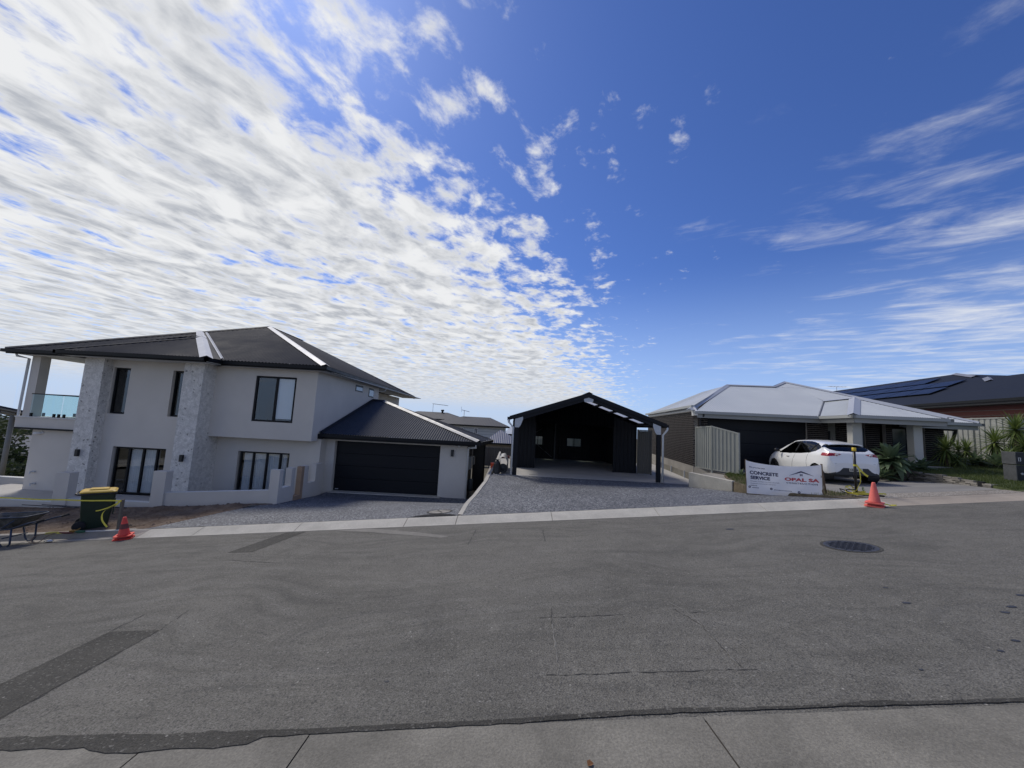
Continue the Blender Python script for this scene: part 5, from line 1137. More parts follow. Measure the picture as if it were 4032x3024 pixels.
tree('rounded dark tree farther down the slope at left', -62, 48.5, -12, 8.2, 3.6, 5, .28)
hl = thing('house', 'grey roofed house half hidden by dark trees at far left', 'house', (-52, 42, -8)); MB().box(-56, -48, 40.5, 46, -9.5, -5.6).build('wall', M('cream_wall', (.38, .36, .33), .8), hl); mb = MB(); mb.prism([(-57, 40, -5.6), (-57, 46.5, -5.6), (-57, 43.2, -3.9)], (10, 0, 0)); mb.build('roof', M('grey_roof', (.16, .165, .18), .5), hl)
# distant hillside with houses
mb = MB()
def hillz(x, y): return -.047 * math.hypot(x, y) - 1 + 26 * math.exp(-((x + 1500) / 700) ** 2 - ((y - 1130) / 500) ** 2) + 6 * mnoise.noise(Vector((x * .004, y * .004, 2)))
mb.grid(lambda i, j: (-2600 + 1900 * i / 40, 300 + 1700 * j / 40, hillz(-2600 + 1900 * i / 40, 300 + 1700 * j / 40)), 41, 41); struct(mb.build('hills', M('hill_scrub', (.085, .10, .075), .95, .35, .02, .3, .08), smooth=True))
fw = [M('far_wall_a', (.55, .54, .52), .8), M('far_wall_b', (.45, .38, .32), .8), M('far_wall_c', (.6, .62, .64), .8)]; fr_ = [M('far_roof_a', (.30, .30, .32), .7), M('far_roof_b', (.30, .17, .12), .7), M('far_roof_c', (.42, .44, .46), .7)]
rnd = random.Random(21)
for k in range(34):
    d = rnd.uniform(420, 1500); u_ = rnd.uniform(-1.36, -1.24); x, y = u_ * d, d; x, y = x * .8, y * .8; z = hillz(x, y); w_ = rnd.uniform(7, 12)
    t_ = thing('distant_house', 'small pale house on the distant hillside at the left edge', 'house', (x, y, z), 0, 'houses on the distant hillside')
    MB().box(x - w_ / 2, x + w_ / 2, y - 4, y + 4, z - 4, z + 4).build('wall', fw[k % 3], t_)
    mb = MB(); mb.prism([(x - w_ / 2 - .6, y - 4.6, z + 4), (x - w_ / 2 - .6, y + 4.6, z + 4), (x - w_ / 2 - .6, y, z + 6.4)], (w_ + 1.2, 0, 0)); mb.build('roof', fr_[(k * 7) % 3], t_)
mb = MB(); 
for k in range(420):
    d = rnd.uniform(90, 1300); x, y = rnd.uniform(-1.37, -1.2) * d, d; z = max(hillz(x, y) if d > 330 else -99, zterr(x, y)); s_ = rnd.uniform(2.2, 4.2) * (1 + d / 1500); leafcloud(mb, (x, y, z + s_ * .6), s_, s_ * .7, 70, s_ * .16, rnd)
tag(stuff(mb.build('distant_trees', LEAFD)), 'dark band of scrub and trees across the distant valley', 'trees')
# ------------------------------------------------------------------ street things
# --- wheelie bin
BN = thing('wheelie_bin', 'dark green wheelie bin with a yellow lid on the dirt strip', 'bin', (-11.40, 11.12, zdirt(-11.40, 11.12) + .01), R(132))
FB = WM[BN.name]
GREEN = M('bin_green', (.014, .030, .016), .5, .12, 5, .05, 40, spec=.4)
def rr(w_, d, r=.05, n=4):
    out = []
    for sx, sy, a0 in ((1, 1, 0), (-1, 1, 90), (-1, -1, 180), (1, -1, 270)):
        for k in range(n): a = R(a0 + 90 * k / (n - 1)); out.append((sx * (w_ / 2 - r) + r * math.cos(a), sy * (d / 2 - r) + r * math.sin(a)))
    return out
mb = MB(FB); secs = [(0.0, .44, .50, .02), (.06, .46, .52, .0), (.90, .57, .66, -.01), (.93, .575, .67, -.01), (.93, .60, .70, -.01), (.985, .60, .70, -.01)]
rings = [[(x, y + oy, z) for x, y in rr(a, b)] for z, a, b, oy in secs]; n_ = len(rings[0])
mb.grid(lambda i, j: rings[i][j % n_], len(rings), n_ + 1); mb.poly(rings[0]); bb = mb.build('body', GREEN, BN)
MB(FB).box(-.15, .15, -.345, -.32, .35, .75).build('front_rib', GREEN, bb)
mb = MB(FB); lids = [(.985, .62, .72, 0), (1.01, .62, .72, 0), (1.035, .55, .62, 0), (1.04, .36, .40, 0), (1.07, .32, .36, 0)]
rings2 = [[(x, y + oy, z) for x, y in rr(a, b)] for z, a, b, oy in lids]; mb.grid(lambda i, j: rings2[i][j % n_], len(rings2), n_ + 1); mb.poly(rings2[-1]); mb.poly(rings2[0]); mb.build('lid', M('bin_yellow', (.52, .34, .05), .5, .12, 5), BN)
mb = MB(FB); mb.tube([(-.25, .33, .94), (-.25, .42, .965), (.25, .42, .965), (.25, .33, .94)], .022, 8); mb.tube([(-.31, -.36, .955), (-.31, .36, .955)], .022, 8); mb.tube([(.31, -.36, .955), (.31, .36, .955)], .022, 8); mb.build('handle', BLACKP, BN, True)
for sx in (-1, 1):
    m_ = FB @ xf((sx * .275, .27, .12), 0, 0, R(90)); mb = MB(); mb.lathe([(.02, -.035), (.12, -.035), (.13, -.02), (.13, .02), (.12, .035), (.02, .035)], 24, m_); o = mb.build('wheel', RUBBER, BN, True)
    mb = MB(); mb.lathe([(.0, -.034), (.055, -.034), (.055, .034), (0, .034)], 12, m_); mb.build('hub', BLACKP, o)
mb = MB(FB); mb.tube([(-.3, .27, .12), (.3, .27, .12)], .014, 6); mb.build('axle', GALV, BN)
# --- traffic cones
def cone(label, x, y, z, h, rb, base, mat, band, tilt, rz, group='orange traffic cones'):
    t_ = thing('traffic_cone', label, 'traffic cone', (x, y, z), rz, group); F = WM[t_.name] @ xf((0, 0, 0), 0, tilt[0], tilt[1])
    for k, zz in enumerate((0.0, .075)):
        mb = MB(F); q = [(px_, py_, zz) for px_, py_ in rr(base - .02 * k, base - .02 * k, .06)]; mb.prism(q, (0, 0, .028)); mb.build('base', mat, t_)
    mb = MB(F); mb.lathe([(rb * 1.12, .028), (rb * 1.10, .075)], 24, None); mb.build('base_collar', M('cone_dark', (.30, .05, .05), .6, .2, 5), t_)
    mb = MB(F); mb.lathe([(rb * 1.15, .103), (rb, .125), (lerp(rb, .035, .96), h - .02), (.03, h), (.018, h), (.018, h - .05)], 28); mb.build('cone_body', mat, t_, True)
    if band:
        r_ = lambda z: lerp(rb, .035, (z - .125) / (h - .125)) + .003
        mb = MB(F); mb.lathe([(r_(h * .48), h * .48), (r_(h * .70), h * .70)], 28, None, False); mb.build('dark_band', M('band_worn', (.16, .055, .05), .7, .3, 12), t_)
    return t_
cone('orange traffic cone with a worn dark band, in the gutter by the bin', -9.58, 10.12, zroad(-9.58, 10.0) + .005, .54, .115, .36, REDP, True, (R(2), R(-4)), R(28))
cone('plain faded orange traffic cone standing at the end of the new kerb', 9.24, 9.86, zroad(9.24, 9.86) + .01, .59, .12, .37, REDF, False, (0, R(-3)), R(40))
# --- wheelbarrow
WB = thing('wheelbarrow', 'old dark wheelbarrow with blue tubular legs parked in the gutter at the left edge', 'wheelbarrow', (-12.4, 10.1, zroad(-12.4, 10.1)), R(4))
zb0 = zroad(-12.4, 10.1); FW = WM[WB.name]
TRAY = M('barrow_tray', (.032, .034, .036), .7, .5, 5, .3, 25, col2=(.09, .088, .08)); TUBE = M('barrow_tube', (.035, .05, .085), .5, .3, 6)
mb = MB(FW); lo = [(x * .62 - .10, y * .52, .42 + (.03 if x < 0 else 0)) for x, y in rr(1.0, .8, .15)]; hi = [(x * 1.16 - .10 + .06, y * .86, .70 + .05 * (x > 0) - .02 * (x < 0)) for x, y in rr(1.0, .8, .15)]
n_ = len(lo); mb.grid(lambda i, j: (lo, hi)[i][j % n_], 2, n_ + 1); mb.grid(lambda i, j: ([(x, y, z + .012) for x, y, z in lo], [(x * .985, y * .985, z + .004) for x, y, z in hi])[i][j % n_], 2, n_ + 1); mb.poly(lo); mb.build('tray', TRAY, WB)
mb = MB(FW); mb.tube([hi[j % n_] for j in range(n_ + 1)], .015, 6, False); mb.build('tray_rim', TUBE, WB, True)
for sy in (-1, 1):
    mb = MB(FW); mb.tube([(-.95, sy * .10, .20), (-.45, sy * .22, .36), (.25, sy * .27, .45), (.62, sy * .29, .60), (.98, sy * .29, .70)], .019, 8); o = mb.build('handle_rail', TUBE, WB, True)
    mb = MB(FW); mb.tube([(.84, sy * .29, .655), (1.0, sy * .29, .705)], .024, 8); mb.build('grip', RUBBER, o, True)
    mb = MB(FW); mb.tube([(.28, sy * .27, .45), (.30, sy * .27, .10), (.24, sy * .27, .02), (.14, sy * .27, .02), (.06, sy * .27, .10), (-.02, sy * .26, .42)], .019, 8); mb.build('leg', TUBE, WB, True)
mb = MB(FW); mb.tube([(.10, -.27, .22), (.10, .27, .22)], .014, 6); mb.tube([(-.95, .1, .2), (-.3, .22, .62)], .014, 6); mb.tube([(-.3, -.30, .40), (.15, -.34, .50), (.40, -.36, .68)], .016, 6); mb.build('brace', TUBE, WB, True)
m_ = FW @ xf((-.92, 0, .19), 0, R(90)); mb = MB(); mb.lathe([(.07, -.045), (.17, -.04), (.19, -.02), (.19, .02), (.17, .04), (.07, .045)], 24, m_); o = mb.build('wheel', RUBBER, WB, True); mb = MB(); mb.lathe([(0, -.05), (.075, -.046), (.075, .046), (0, .05)], 16, m_); mb.build('rim', GALV, o, True)
# --- tape posts and caution tape
def ribbon(mb, pts, wd, up=(0, 0, 1)):
    pts = [Vector(p) for p in pts]
    mb.grid(lambda i, j: pts[i] + (Vector(up[i]) if isinstance(up, list) else Vector(up)) * (wd * (j - .5)), len(pts), 2); return mb
def bez(p, n):
    """Catmull-Rom through points"""
    p = [Vector(q) for q in p]; out = []; P_ = [p[0]] + p + [p[-1]]
    for k in range(len(p) - 1):
        a, b, c, d = P_[k:k + 4]
        for i in range(n):
            t = i / n; out.append(.5 * ((2 * b) + (c - a) * t + (2 * a - 5 * b + 4 * c - d) * t * t + (3 * b - a - 3 * c + d) * t ** 3))
    return out + [p[-1]]
def ribtext(mb, pts, wd, s, size, start, up=(0, 0, 1), off=(0, -.004, 0), flip=False):
    """lettering laid along a ribbon path"""
    v, f_ = text_mesh(s, size, .0); acc = [0]
    for a, b in zip(pts, pts[1:]): acc.append(acc[-1] + (Vector(b) - Vector(a)).length)
    out = []
    for co in v:
        t = start + co.x; k = 0
        while k < len(acc) - 2 and acc[k + 1] < t: k += 1
        s_ = (t - acc[k]) / max(1e-6, acc[k + 1] - acc[k]); p = Vector(pts[k]).lerp(Vector(pts[k + 1]), max(0, min(1, s_)))
        out.append(p + Vector(up) * (co.y - size * .35) + Vector(off))
    i = mb._a(out)
    for q in f_: mb.f.append(tuple(i + k for k in q)); mb.mi.append(0)
tz = zdirt(-10.33, 10.72)
t_ = thing('tape_post', 'short grey timber stake holding yellow tape beside the bin', 'post', (-10.33, 10.72, tz)); mb = MB(); mb.box(-10.36, -10.30, 10.69, 10.75, tz - .1, -2.54); mb.build('stake', M('grey_timber', (.13, .12, .10), .9, .2, 6), t_)
path = [Vector((-10.33 - 6.0 * k / 24, 10.685 - .25 * k / 24, -2.57 + .06 * (k / 24) - .16 * math.sin(math.pi * k / 24) * .5)) for k in range(25)]
path = [p + Vector((0, .004 * math.sin(i * 2.1), .006 * math.sin(i * 1.3))) for i, p in enumerate(path)]
TP = thing('caution_tape', 'yellow caution tape stretched from the grey stake past the bin', 'tape', (-10.33, 10.685, -2.57))
mb = MB(); ribbon(mb, path, .034); mb.build('stretched_tape', YTAPE, TP)
hang = bez([(-10.33, 10.66, -2.56), (-10.42, 10.62, -2.68), (-10.62, 10.60, -2.80), (-10.70, 10.60, -2.92), (-10.66, 10.58, -3.06), (-10.54, 10.55, -3.16), (-10.46, 10.54, -3.22)], 8)
mb = MB(); ribbon(mb, hang, .05, [Vector((-.35, 0, .93)).normalized()] * 9 + [Vector((.8, 0, .6)).normalized()] * (len(hang) - 9)); mb.build('hanging_tape', YTAPE, TP)
hang2 = bez([(-10.36, 10.655, -2.60), (-10.55, 10.61, -2.73), (-10.78, 10.60, -2.82), (-10.88, 10.59, -2.84)], 8); mb = MB(); ribbon(mb, hang2, .028); mb.build('hanging_tape', YTAPE, TP)
mb = MB(); ribtext(mb, hang, .075, 'CAUTION', .045, .12, (-.35, 0, .93), (-.002, -.006, 0)); mb.build('lettering', BLACKP, TP)
# right tape post
px0, py0 = 9.72, 10.90; pz0 = zgs(px0, py0)
t_ = thing('tape_post', 'black post with a yellow cap wrapped in caution tape behind the new kerb', 'post', (px0, py0, pz0), 0)
mb = MB(); mb.tube([(px0, py0, pz0 - .1), (px0 - .02, py0, -.22)], .033, 12); mb.build('post', BLACKP, t_, True); mb = MB(); mb.lathe([(.045, 0), (.05, .02), (.05, .095), (.042, .10)], 14, xf((px0 - .02, py0, -.225))); mb.build('cap', YELLOW, t_, True)
T2_ = thing('caution_tape', 'tangled yellow caution tape hanging from the capped post and lying at its foot', 'tape', (px0, py0, pz0))
mb = MB(); mb.lathe([(.04, -.02), (.042, .03)], 14, xf((px0 - .01, py0, -.62)), False); mb.build('tape_wrap', YTAPE, T2_)
a_ = bez([(px0 - .02, py0 - .05, -.60), (px0 + .05, py0 - .06, -.70), (px0 + .20, py0 - .05, -.84), (px0 + .30, py0 - .05, -.90)], 8); mb = MB(); ribbon(mb, a_, .055, (.35, 0, .93)); mb.build('loose_end', YTAPE, T2_)
a_ = bez([(px0 + .03, py0 - .06, -.64), (px0 + .06, py0 - .07, -.85), (px0 + .07, py0 - .06, -1.05), (px0 + .02, py0 - .05, -1.18), (px0 - .08, py0 - .06, -1.32), (px0 - .20, py0 - .08, pz0 + .22)], 8); mb = MB(); ribbon(mb, a_, .04, (.8, .1, .3)); mb.build('loose_end', YTAPE, T2_)
rnd = random.Random(8); heap = []
for k in range(9):
    c = [(px0 - .22, py0 - .08, pz0 + .22)] if k < 2 else []
    x = px0 + rnd.uniform(-.45, .2)
    c += [(x + rnd.uniform(-.05, .05), py0 + rnd.uniform(-.3, .0), pz0 + rnd.uniform(.02, .20 if k < 6 else .06)), (x + rnd.uniform(-.25, .3), py0 + rnd.uniform(-.35, .05), pz0 + rnd.uniform(.03, .12)), (x + rnd.uniform(-.1, .55), py0 + rnd.uniform(-.4, .0), pz0 + rnd.uniform(.02, .07)), (px0 + rnd.uniform(-.4, .75), py0 - rnd.uniform(.1, .45), pz0 + .025)]
    pp = bez(c, 7); ups = [Vector((rnd.uniform(-.6, .6), rnd.uniform(-.5, .5), 1)).normalized() for _ in range(2)]
    mb = MB(); ribbon(mb, pp, .032, [ups[0].lerp(ups[1], i / len(pp)).normalized() for i in range(len(pp))]); mb.build('tape_coil', YTAPE if k % 4 else M('black_tape', (.02, .02, .018), .5), T2_)
a_ = bez([(9.3, 9.80, zroad(9.3, 9.8) + .09), (9.45, 9.74, zroad(9.45, 9.74) + .06), (9.56, 9.80, zroad(9.56, 9.8) + .03), (9.66, 9.74, zroad(9.66, 9.74) + .035), (9.72, 9.79, zroad(9.72, 9.79) + .02)], 5); mb = MB(); ribbon(mb, a_, .035, (.1, .5, .8)); mb.build('tape_coil', YTAPE, T2_)
# --- litter by the bin
def lump(mb, c, rx, ry, rz_, rnd, n=8):
    mb.grid(lambda i, j: Vector(c) + Vector((rx * math.sin(math.pi * i / n) * math.cos(2 * math.pi * j / n), ry * math.sin(math.pi * i / n) * math.sin(2 * math.pi * j / n), rz_ * math.cos(math.pi * i / n))) * rnd.uniform(.85, 1.1), n + 1, n + 1)
rnd = random.Random(5)
def kz(x): return zk(x) + .03
t_ = thing('work_glove', 'crumpled tan work gloves at the foot of the green bin', 'glove', (-11.3, 10.52, kz(-11.3))); mb = MB(); lump(mb, (-11.32, 10.52, kz(-11.3) + .03), .09, .06, .035, rnd); 
for k in range(4): mb.tube([(-11.26 + .02 * k, 10.5, kz(-11.3) + .05), (-11.19 + .01 * k, 10.46 + .03 * k, kz(-11.3) + .05 + .02 * k)], [.018, .012], 6)
mb.build('glove', M('tan_leather', (.30, .17, .04), .8, .2, 12), t_, True)
t_ = thing('rag', 'crumpled green rag on the kerb in front of the bin', 'rag', (-11.05, 10.45, kz(-11))); mb = MB(); lump(mb, (-11.05, 10.45, kz(-11) + .02), .13, .06, .035, rnd, 10); mb.build('cloth', M('green_cloth', (.03, .09, .05), .8, .3, 12), t_, True)
t_ = thing('rag', 'dark red cloth lying on the kerb left of the green rag', 'rag', (-11.35, 10.42, kz(-11.3))); mb = MB(); lump(mb, (-11.38, 10.42, kz(-11.3) + .01), .18, .05, .025, rnd, 10); mb.build('cloth', M('red_cloth', (.10, .03, .03), .8, .3, 12), t_, True)
t_ = thing('strap', 'yellow strap end lying on the kerb left of the bin', 'strap', (-11.75, 10.45, kz(-11.7))); mb = MB(); ribbon(mb, bez([(-11.95, 10.45, kz(-11.9) + .01), (-11.75, 10.47, kz(-11.75) + .02), (-11.5, 10.45, kz(-11.5) + .015)], 6), .05, (0, .5, .86)); mb.build('webbing', YTAPE, t_)
t_ = thing('screed_bar', 'long thin steel bar lying along the top of the kerb', 'bar', (-10.2, 10.46, kz(-10.2))); mb = MB(); mb.bar((-10.95, 10.47, kz(-10.95) + .02), (-9.85, 10.47, kz(-9.85) + .0), .03, .02); mb.build('bar', GALV, t_)
t_ = thing('wire_coil', 'loose loop of brown wire hanging over the kerb beside the barrow', 'wire', (-11.75, 10.3, kz(-11.7))); mb = MB(); zz = zroad(-11.8, 10.1)
mb.tube(bez([(-11.65, 10.45, kz(-11.65) + .02), (-11.85, 10.32, kz(-11.85) + .03), (-11.98, 10.24, zz + .10), (-11.92, 10.15, zz + .03), (-11.7, 10.12, zz + .03), (-11.68, 10.28, zz + .14), (-11.6, 10.4, kz(-11.6) + .03)], 6), .009, 6); mb.tube(bez([(-11.92, 10.1, zz + .02), (-11.5, 10.02, zz + .03), (-11.2, 10.08, zz + .06), (-11.05, 10.0, zz + .05), (-10.85, 10.05, zz + .09), (-10.6, 10.0, zz + .10)], 6), .008, 6); mb.build('wire', M('brown_wire', (.14, .10, .08), .7, .2), t_, True)
t_ = thing('metal_scoop', 'small shiny metal scoop lying in the gutter below the bin', 'scoop', (-11.45, 10.12, zz + .04)); mb = MB(); lump(mb, (-11.45, 10.12, zz + .075), .11, .06, .04, rnd, 10); mb.build('scoop', M('bright_metal', (.75, .70, .60), .25, .1, metal=.7), t_, True)
for k, (a, b, c, d) in enumerate(((-16.5, 13.6, -12.9, 13.55), (-16.0, 13.75, -13.4, 13.68))):
    t_ = thing('steel_rod', ('long dark steel rod lying on the dirt nearer the fence' if k else 'long dark steel rod lying on the dirt in front of the fence piers'), 'rod', (a, b, zdirt(a, b))); mb = MB(); mb.tube([(lerp(a, c, s / 8), lerp(b, d, s / 8), max(zdirt(lerp(a, c, s / 8), lerp(b, d, s / 8)), -3.62) + .05) for s in range(9)], .014, 6); mb.build('rod', STEEL_D, t_)
t_ = thing('dry_leaf', 'single brown dry leaf on the near concrete gutter', 'leaf', (.57, 2.46, zroad(.57, 2.46))); mb = MB(); z_ = zroad(.57, 2.46) + .006; mb.poly([(.555, 2.45, z_), (.575, 2.44, z_ + .012), (.592, 2.463, z_ + .006), (.57, 2.478, z_ + .014)]); mb.poly([(.555, 2.45, z_), (.57, 2.478, z_ + .014), (.553, 2.472, z_ + .01)]); mb.build('leaf_blade', M('dry_leaf', (.20, .09, .035), .8, .2, 30), t_)
# --- company banner on a timber frame
BT = thing('banner', 'white printed concrete service banner on a timber frame in front of the white car', 'banner', (8.1, 11.5, -1.7))
bl_, br_ = Vector((7.47, 12.20, zd2(7.47, 12.2))), Vector((8.80, 10.92, zd2(8.8, 10.92) - .01)); bl_.z = -.1405 * 12.2 + .0; br_.z = -.1471 * 10.92
tl_, tr_ = Vector((7.445, 12.22, -.0575 * 12.22)), Vector((8.79, 10.93, -.0595 * 10.93)); bd = (br_ - bl_).normalized(); bn = Vector((bd.y, -bd.x, 0)).normalized()
bn = bn if bn.y < 0 else -bn
def bsurf(s, t):
    p = bl_.lerp(br_, s).lerp(tl_.lerp(tr_, s), t); sag = -.11 * (4 * s * (1 - s)) ** .8 * t ** 3
    wr = .010 * math.sin(9 * s + 5 * t) + .006 * math.sin(17 * s - 9 * t + 1) + .012 * math.sin(6 * (s - .55) * (1.2 - t) + 3 * t) + .006 * math.sin(26 * (s + .6 * t)) * (1 - t)
    return p + Vector((0, 0, sag)) + bn * (wr * 1.1 + .01)
mb = MB(); mb.grid(lambda i, j: bsurf(i / 60, j / 30), 61, 31); mb.build('cloth', custom('banner_cloth', lambda t, v: t.n('ShaderNodeMixShader', i0=.38, i1=t.n('ShaderNodeBsdfPrincipled', Base_Color=(.86, .87, .92), Roughness=.45), i2=t.n('ShaderNodeBsdfTranslucent', Color=(.88, .89, .96))).outputs[0]), BT, True)
WOOD = M('weathered_timber', (.17, .125, .085), .9, .25, 6, .2, 30)
mb = MB(); 
for a, b in ((bl_, tl_), (br_, tr_)): mb.bar(a - bn * .025 + Vector((0, 0, -.06)), b - bn * .025 + Vector((0, 0, .02)), .045, .045, (1, 1, 0))
mb.bar(bl_ - bn * .028 + bd * -.03, br_ - bn * .028 + bd * .05, .04, .05)
mb.bar(br_ - bn * .35 + bd * .06, tr_ - bn * .03 + Vector((0, 0, -.1)), .035, .035); mb.bar(bl_ - bn * .35, tl_ - bn * .03 + Vector((0, 0, -.1)), .035, .035); mb.build('timber_frame', WOOD, BT)
BWd = (br_ - bl_).length; BHt = 1.0
def bprint(name, verts, faces, ox, oy, mat, lift=.004):
    mb = MB(); i = mb._a([bsurf((ox + v.x) / BWd, (oy + v.y) / BHt) + bn * lift for v in verts])
    for q in faces: mb.f.append(tuple(i + k for k in q)); mb.mi.append(0)
    return mb.build(name, mat, BT)
NAVY = M('navy_ink', (.022, .028, .085), .5, .05); RED = M('red_ink', (.42, .035, .055), .5, .05); GREYI = M('grey_ink', (.13, .14, .20), .5, .05)
def btext(s, size, ox, oy, mat, bold=0.0, sp=1.0, width=None):
    v, f_ = text_mesh(s, size, bold, sp)
    if width:
        mx = max(p.x for p in v) or 1; k = width / mx; v = [Vector((p.x * k, p.y, 0)) for p in v]
    return bprint('lettering', v, f_, ox, oy, mat)
u_ = BWd / 1.93; H = lambda y: (1155 - y) / 900.0          # print layout measured on the banner
btext('We provide best', .062, .09, .80, NAVY, .001, width=.42)
btext('CONCRETE', .150, .10, .595, NAVY, .006, width=.74); btext('SERVICE', .135, .115, .445, NAVY, .006, width=.51)
btext('Driveway | Footpath | Car Park | Shed Slab', .045, .11, .365, GREYI, .0, width=.74); btext('Residential | Commercial | Industrial', .045, .11, .30, GREYI, .0, width=.64)
btext('OPAL SA', .135, .99, .485, RED, .006, width=.80); btext('CONSTRUCTION', .062, 1.03, .395, NAVY, .002, 1.35, width=.72)
sq = lambda x0, y0, x1, y1: ([Vector((x0, y0, 0)), Vector((x1, y0, 0)), Vector((x1, y1, 0)), Vector((x0, y1, 0))], [(0, 1, 2, 3)])
def strip(pts): return [Vector((*p, 0)) for p in pts], [tuple(range(len(pts)))]
v, f_ = [], []
for a, b in (((1.10, .655), (1.385, .80)), ((1.67, .665), (1.385, .80))):
    i = len(v); n = 8
    for k in range(n + 1):
        t = k / n; x = lerp(a[0], b[0], t); y = lerp(a[1], b[1], t); th_ = .004 + .05 * t; v += [Vector((x, y - th_ * .5, 0)), Vector((x, y + th_ * .5, 0))]
    f_ += [(i + 2 * k, i + 2 * k + 2, i + 2 * k + 3, i + 2 * k + 1) for k in range(n)]
bprint('roof_emblem', v, f_, 0, 0, NAVY)
v, f_ = [], []
for ix in (0, 1):
    for iy in (0, 1):
        a, b = sq(1.355 + ix * .035, .655 + iy * .035, 1.383 + ix * .035, .683 + iy * .035); f_ += [tuple(len(v) + k for k in q) for q in b]; v += a
bprint('window_emblem', v, f_, 0, 0, NAVY)
for cx, cy in ((.08, .20), (.64, .185), (1.32, .155)):
    v = [Vector((cx + .034 * math.cos(a * .3927), cy + .034 * math.sin(a * .3927), 0)) for a in range(16)]; bprint('contact_icon', v, [tuple(range(16))], 0, 0, NAVY)
    v = [Vector((cx + .013 * math.cos(a * .785), cy + .010 * math.sin(a * .785), 0)) for a in range(8)]; bprint('icon_mark', v, [tuple(range(8))], 0, 0, WHITEP, .007)
for x0, x1, y in ((.14, .32, .185), (.71, 1.15, .165), (1.39, 1.83, .125), (.11, .28, .245)):
    v, f_ = [], []; x = x0; rnd = random.Random(int(x0 * 100))
    while x < x1:
        w_ = rnd.uniform(.008, .016); a, b = sq(x, y - rnd.uniform(.008, .014), x + w_, y + rnd.uniform(.008, .014)); f_ += [tuple(len(v) + k for k in q) for q in b]; v += a; x += w_ + .005
    bprint('small_print', v, f_, 0, 0, GREYI)
# --- letterbox
LB = thing('letterbox', 'dark stone block letterbox with house number 13 on the lawn', 'letterbox', (15.56, 11.97, zlawn(15.56, 11.97)), 0.0); FL = WM[LB.name]
LST = M('letterbox_stone', (.085, .088, .092), .75, .2, 6, .25, 60, .3, 60); LSD = M('letterbox_black', (.018, .019, .022), .5, .15)
bevel(MB(FL).box(-.12, .12, -.165, .165, -.06, .47).build('lower_block', LST, LB), .01); bevel(MB(FL).box(-.13, .13, -.175, .175, .49, .87).build('upper_block', LST, LB), .01)
MB(FL).box(-.105, .115, -.170, -.164, .0, .46).build('front_panel', LSD, LB); MB(FL).box(-.115, .125, -.181, -.174, .50, .86).build('front_panel', LSD, LB)
v, f_ = text_mesh('13', .15, .004); mb = MB(FL); i = mb._a([Vector((-.095 + p.x * .75, -.186, .60 + p.y)) for p in v]); mb.f += [tuple(i + k for k in q) for q in f_]; mb.mi += [0] * len(f_); mb.build('house_number', WHITEP, LB)
mb = MB(FL); mb.lathe([(.035, 0), (.035, .02), (.028, .025)], 14, xf((.02, -.17, .22), 0, R(90))); mb.build('lock', GALV, LB)
# ------------------------------------------------------------------ white hatchback
CAR = thing('parked_car', 'white five door hatchback parked on the concrete driveway, seen from behind', 'car', (11.31, 12.66, -1.375), R(-8.05)); FC = WM[CAR.name] @ xf((0, 0, 0), 0, R(-.6), R(-1.2))
def pchip(y, kn):
    """smooth interpolation of knots"""
    if y <= kn[0][0]: return kn[0][1]
    if y >= kn[-1][0]: return kn[-1][1]
    for k in range(len(kn) - 1):
        if kn[k][0] <= y <= kn[k + 1][0]:
            (x0, v0), (x1, v1) = kn[k], kn[k + 1]; h = x1 - x0
            def sl(i):
                if i <= 0 or i >= len(kn) - 1: return 0.0 if i else (kn[1][1] - kn[0][1]) / (kn[1][0] - kn[0][0])
                a = (kn[i][1] - kn[i - 1][1]) / (kn[i][0] - kn[i - 1][0]); b = (kn[i + 1][1] - kn[i][1]) / (kn[i + 1][0] - kn[i][0])
                return 0.0 if a * b <= 0 else 2 * a * b / (a + b)
            t = (y - x0) / h; m0, m1 = sl(k) * h, sl(k + 1) * h
            return (2 * t ** 3 - 3 * t * t + 1) * v0 + (t ** 3 - 2 * t * t + t) * m0 + (-2 * t ** 3 + 3 * t * t) * v1 + (t ** 3 - t * t) * m1
ZT = [(0, .72), (.03, .90), (.07, 1.02), (.13, 1.075), (.5, 1.305), (.61, 1.35), (1.0, 1.41), (1.6, 1.45), (2.2, 1.435), (2.65, 1.33), (3.1, 1.08), (3.5, .99), (3.85, .87), (4.0, .72), (4.06, .58)]
ZBT = [(0, .36), (.05, .32), (.3, .30), (1.0, .21), (3.8, .20), (4.0, .26), (4.06, .32)]
HM = [(0, .60), (.04, .715), (.12, .785), (.35, .845), (.65, .872), (1.2, .862), (2.0, .860), (3.2, .865), (3.7, .80), (3.95, .68), (4.06, .52)]
ZM = [(0, .50), (.1, .56), (1, .60), (3.4, .60), (4.06, .45)]
HBt = [(0, .62), (.04, .70), (.12, .745), (.4, .775), (.8, .765), (1.4, .775), (2.6, .775), (3.2, .74), (3.7, .66), (4.06, .45)]
ZBe = [(0, .64), (.03, .80), (.07, .90), (.13, .96), (.4, .98), (.9, .98), (1.6, .93), (2.8, .89), (3.2, .88), (3.7, .82), (4.06, .52)]
HR = [(0, .50), (.04, .56), (.13, .66), (.35, .66), (.6, .565), (1.0, .57), (1.6, .585), (2.2, .575), (2.65, .56), (3.1, .64), (3.5, .60), (4.06, .38)]
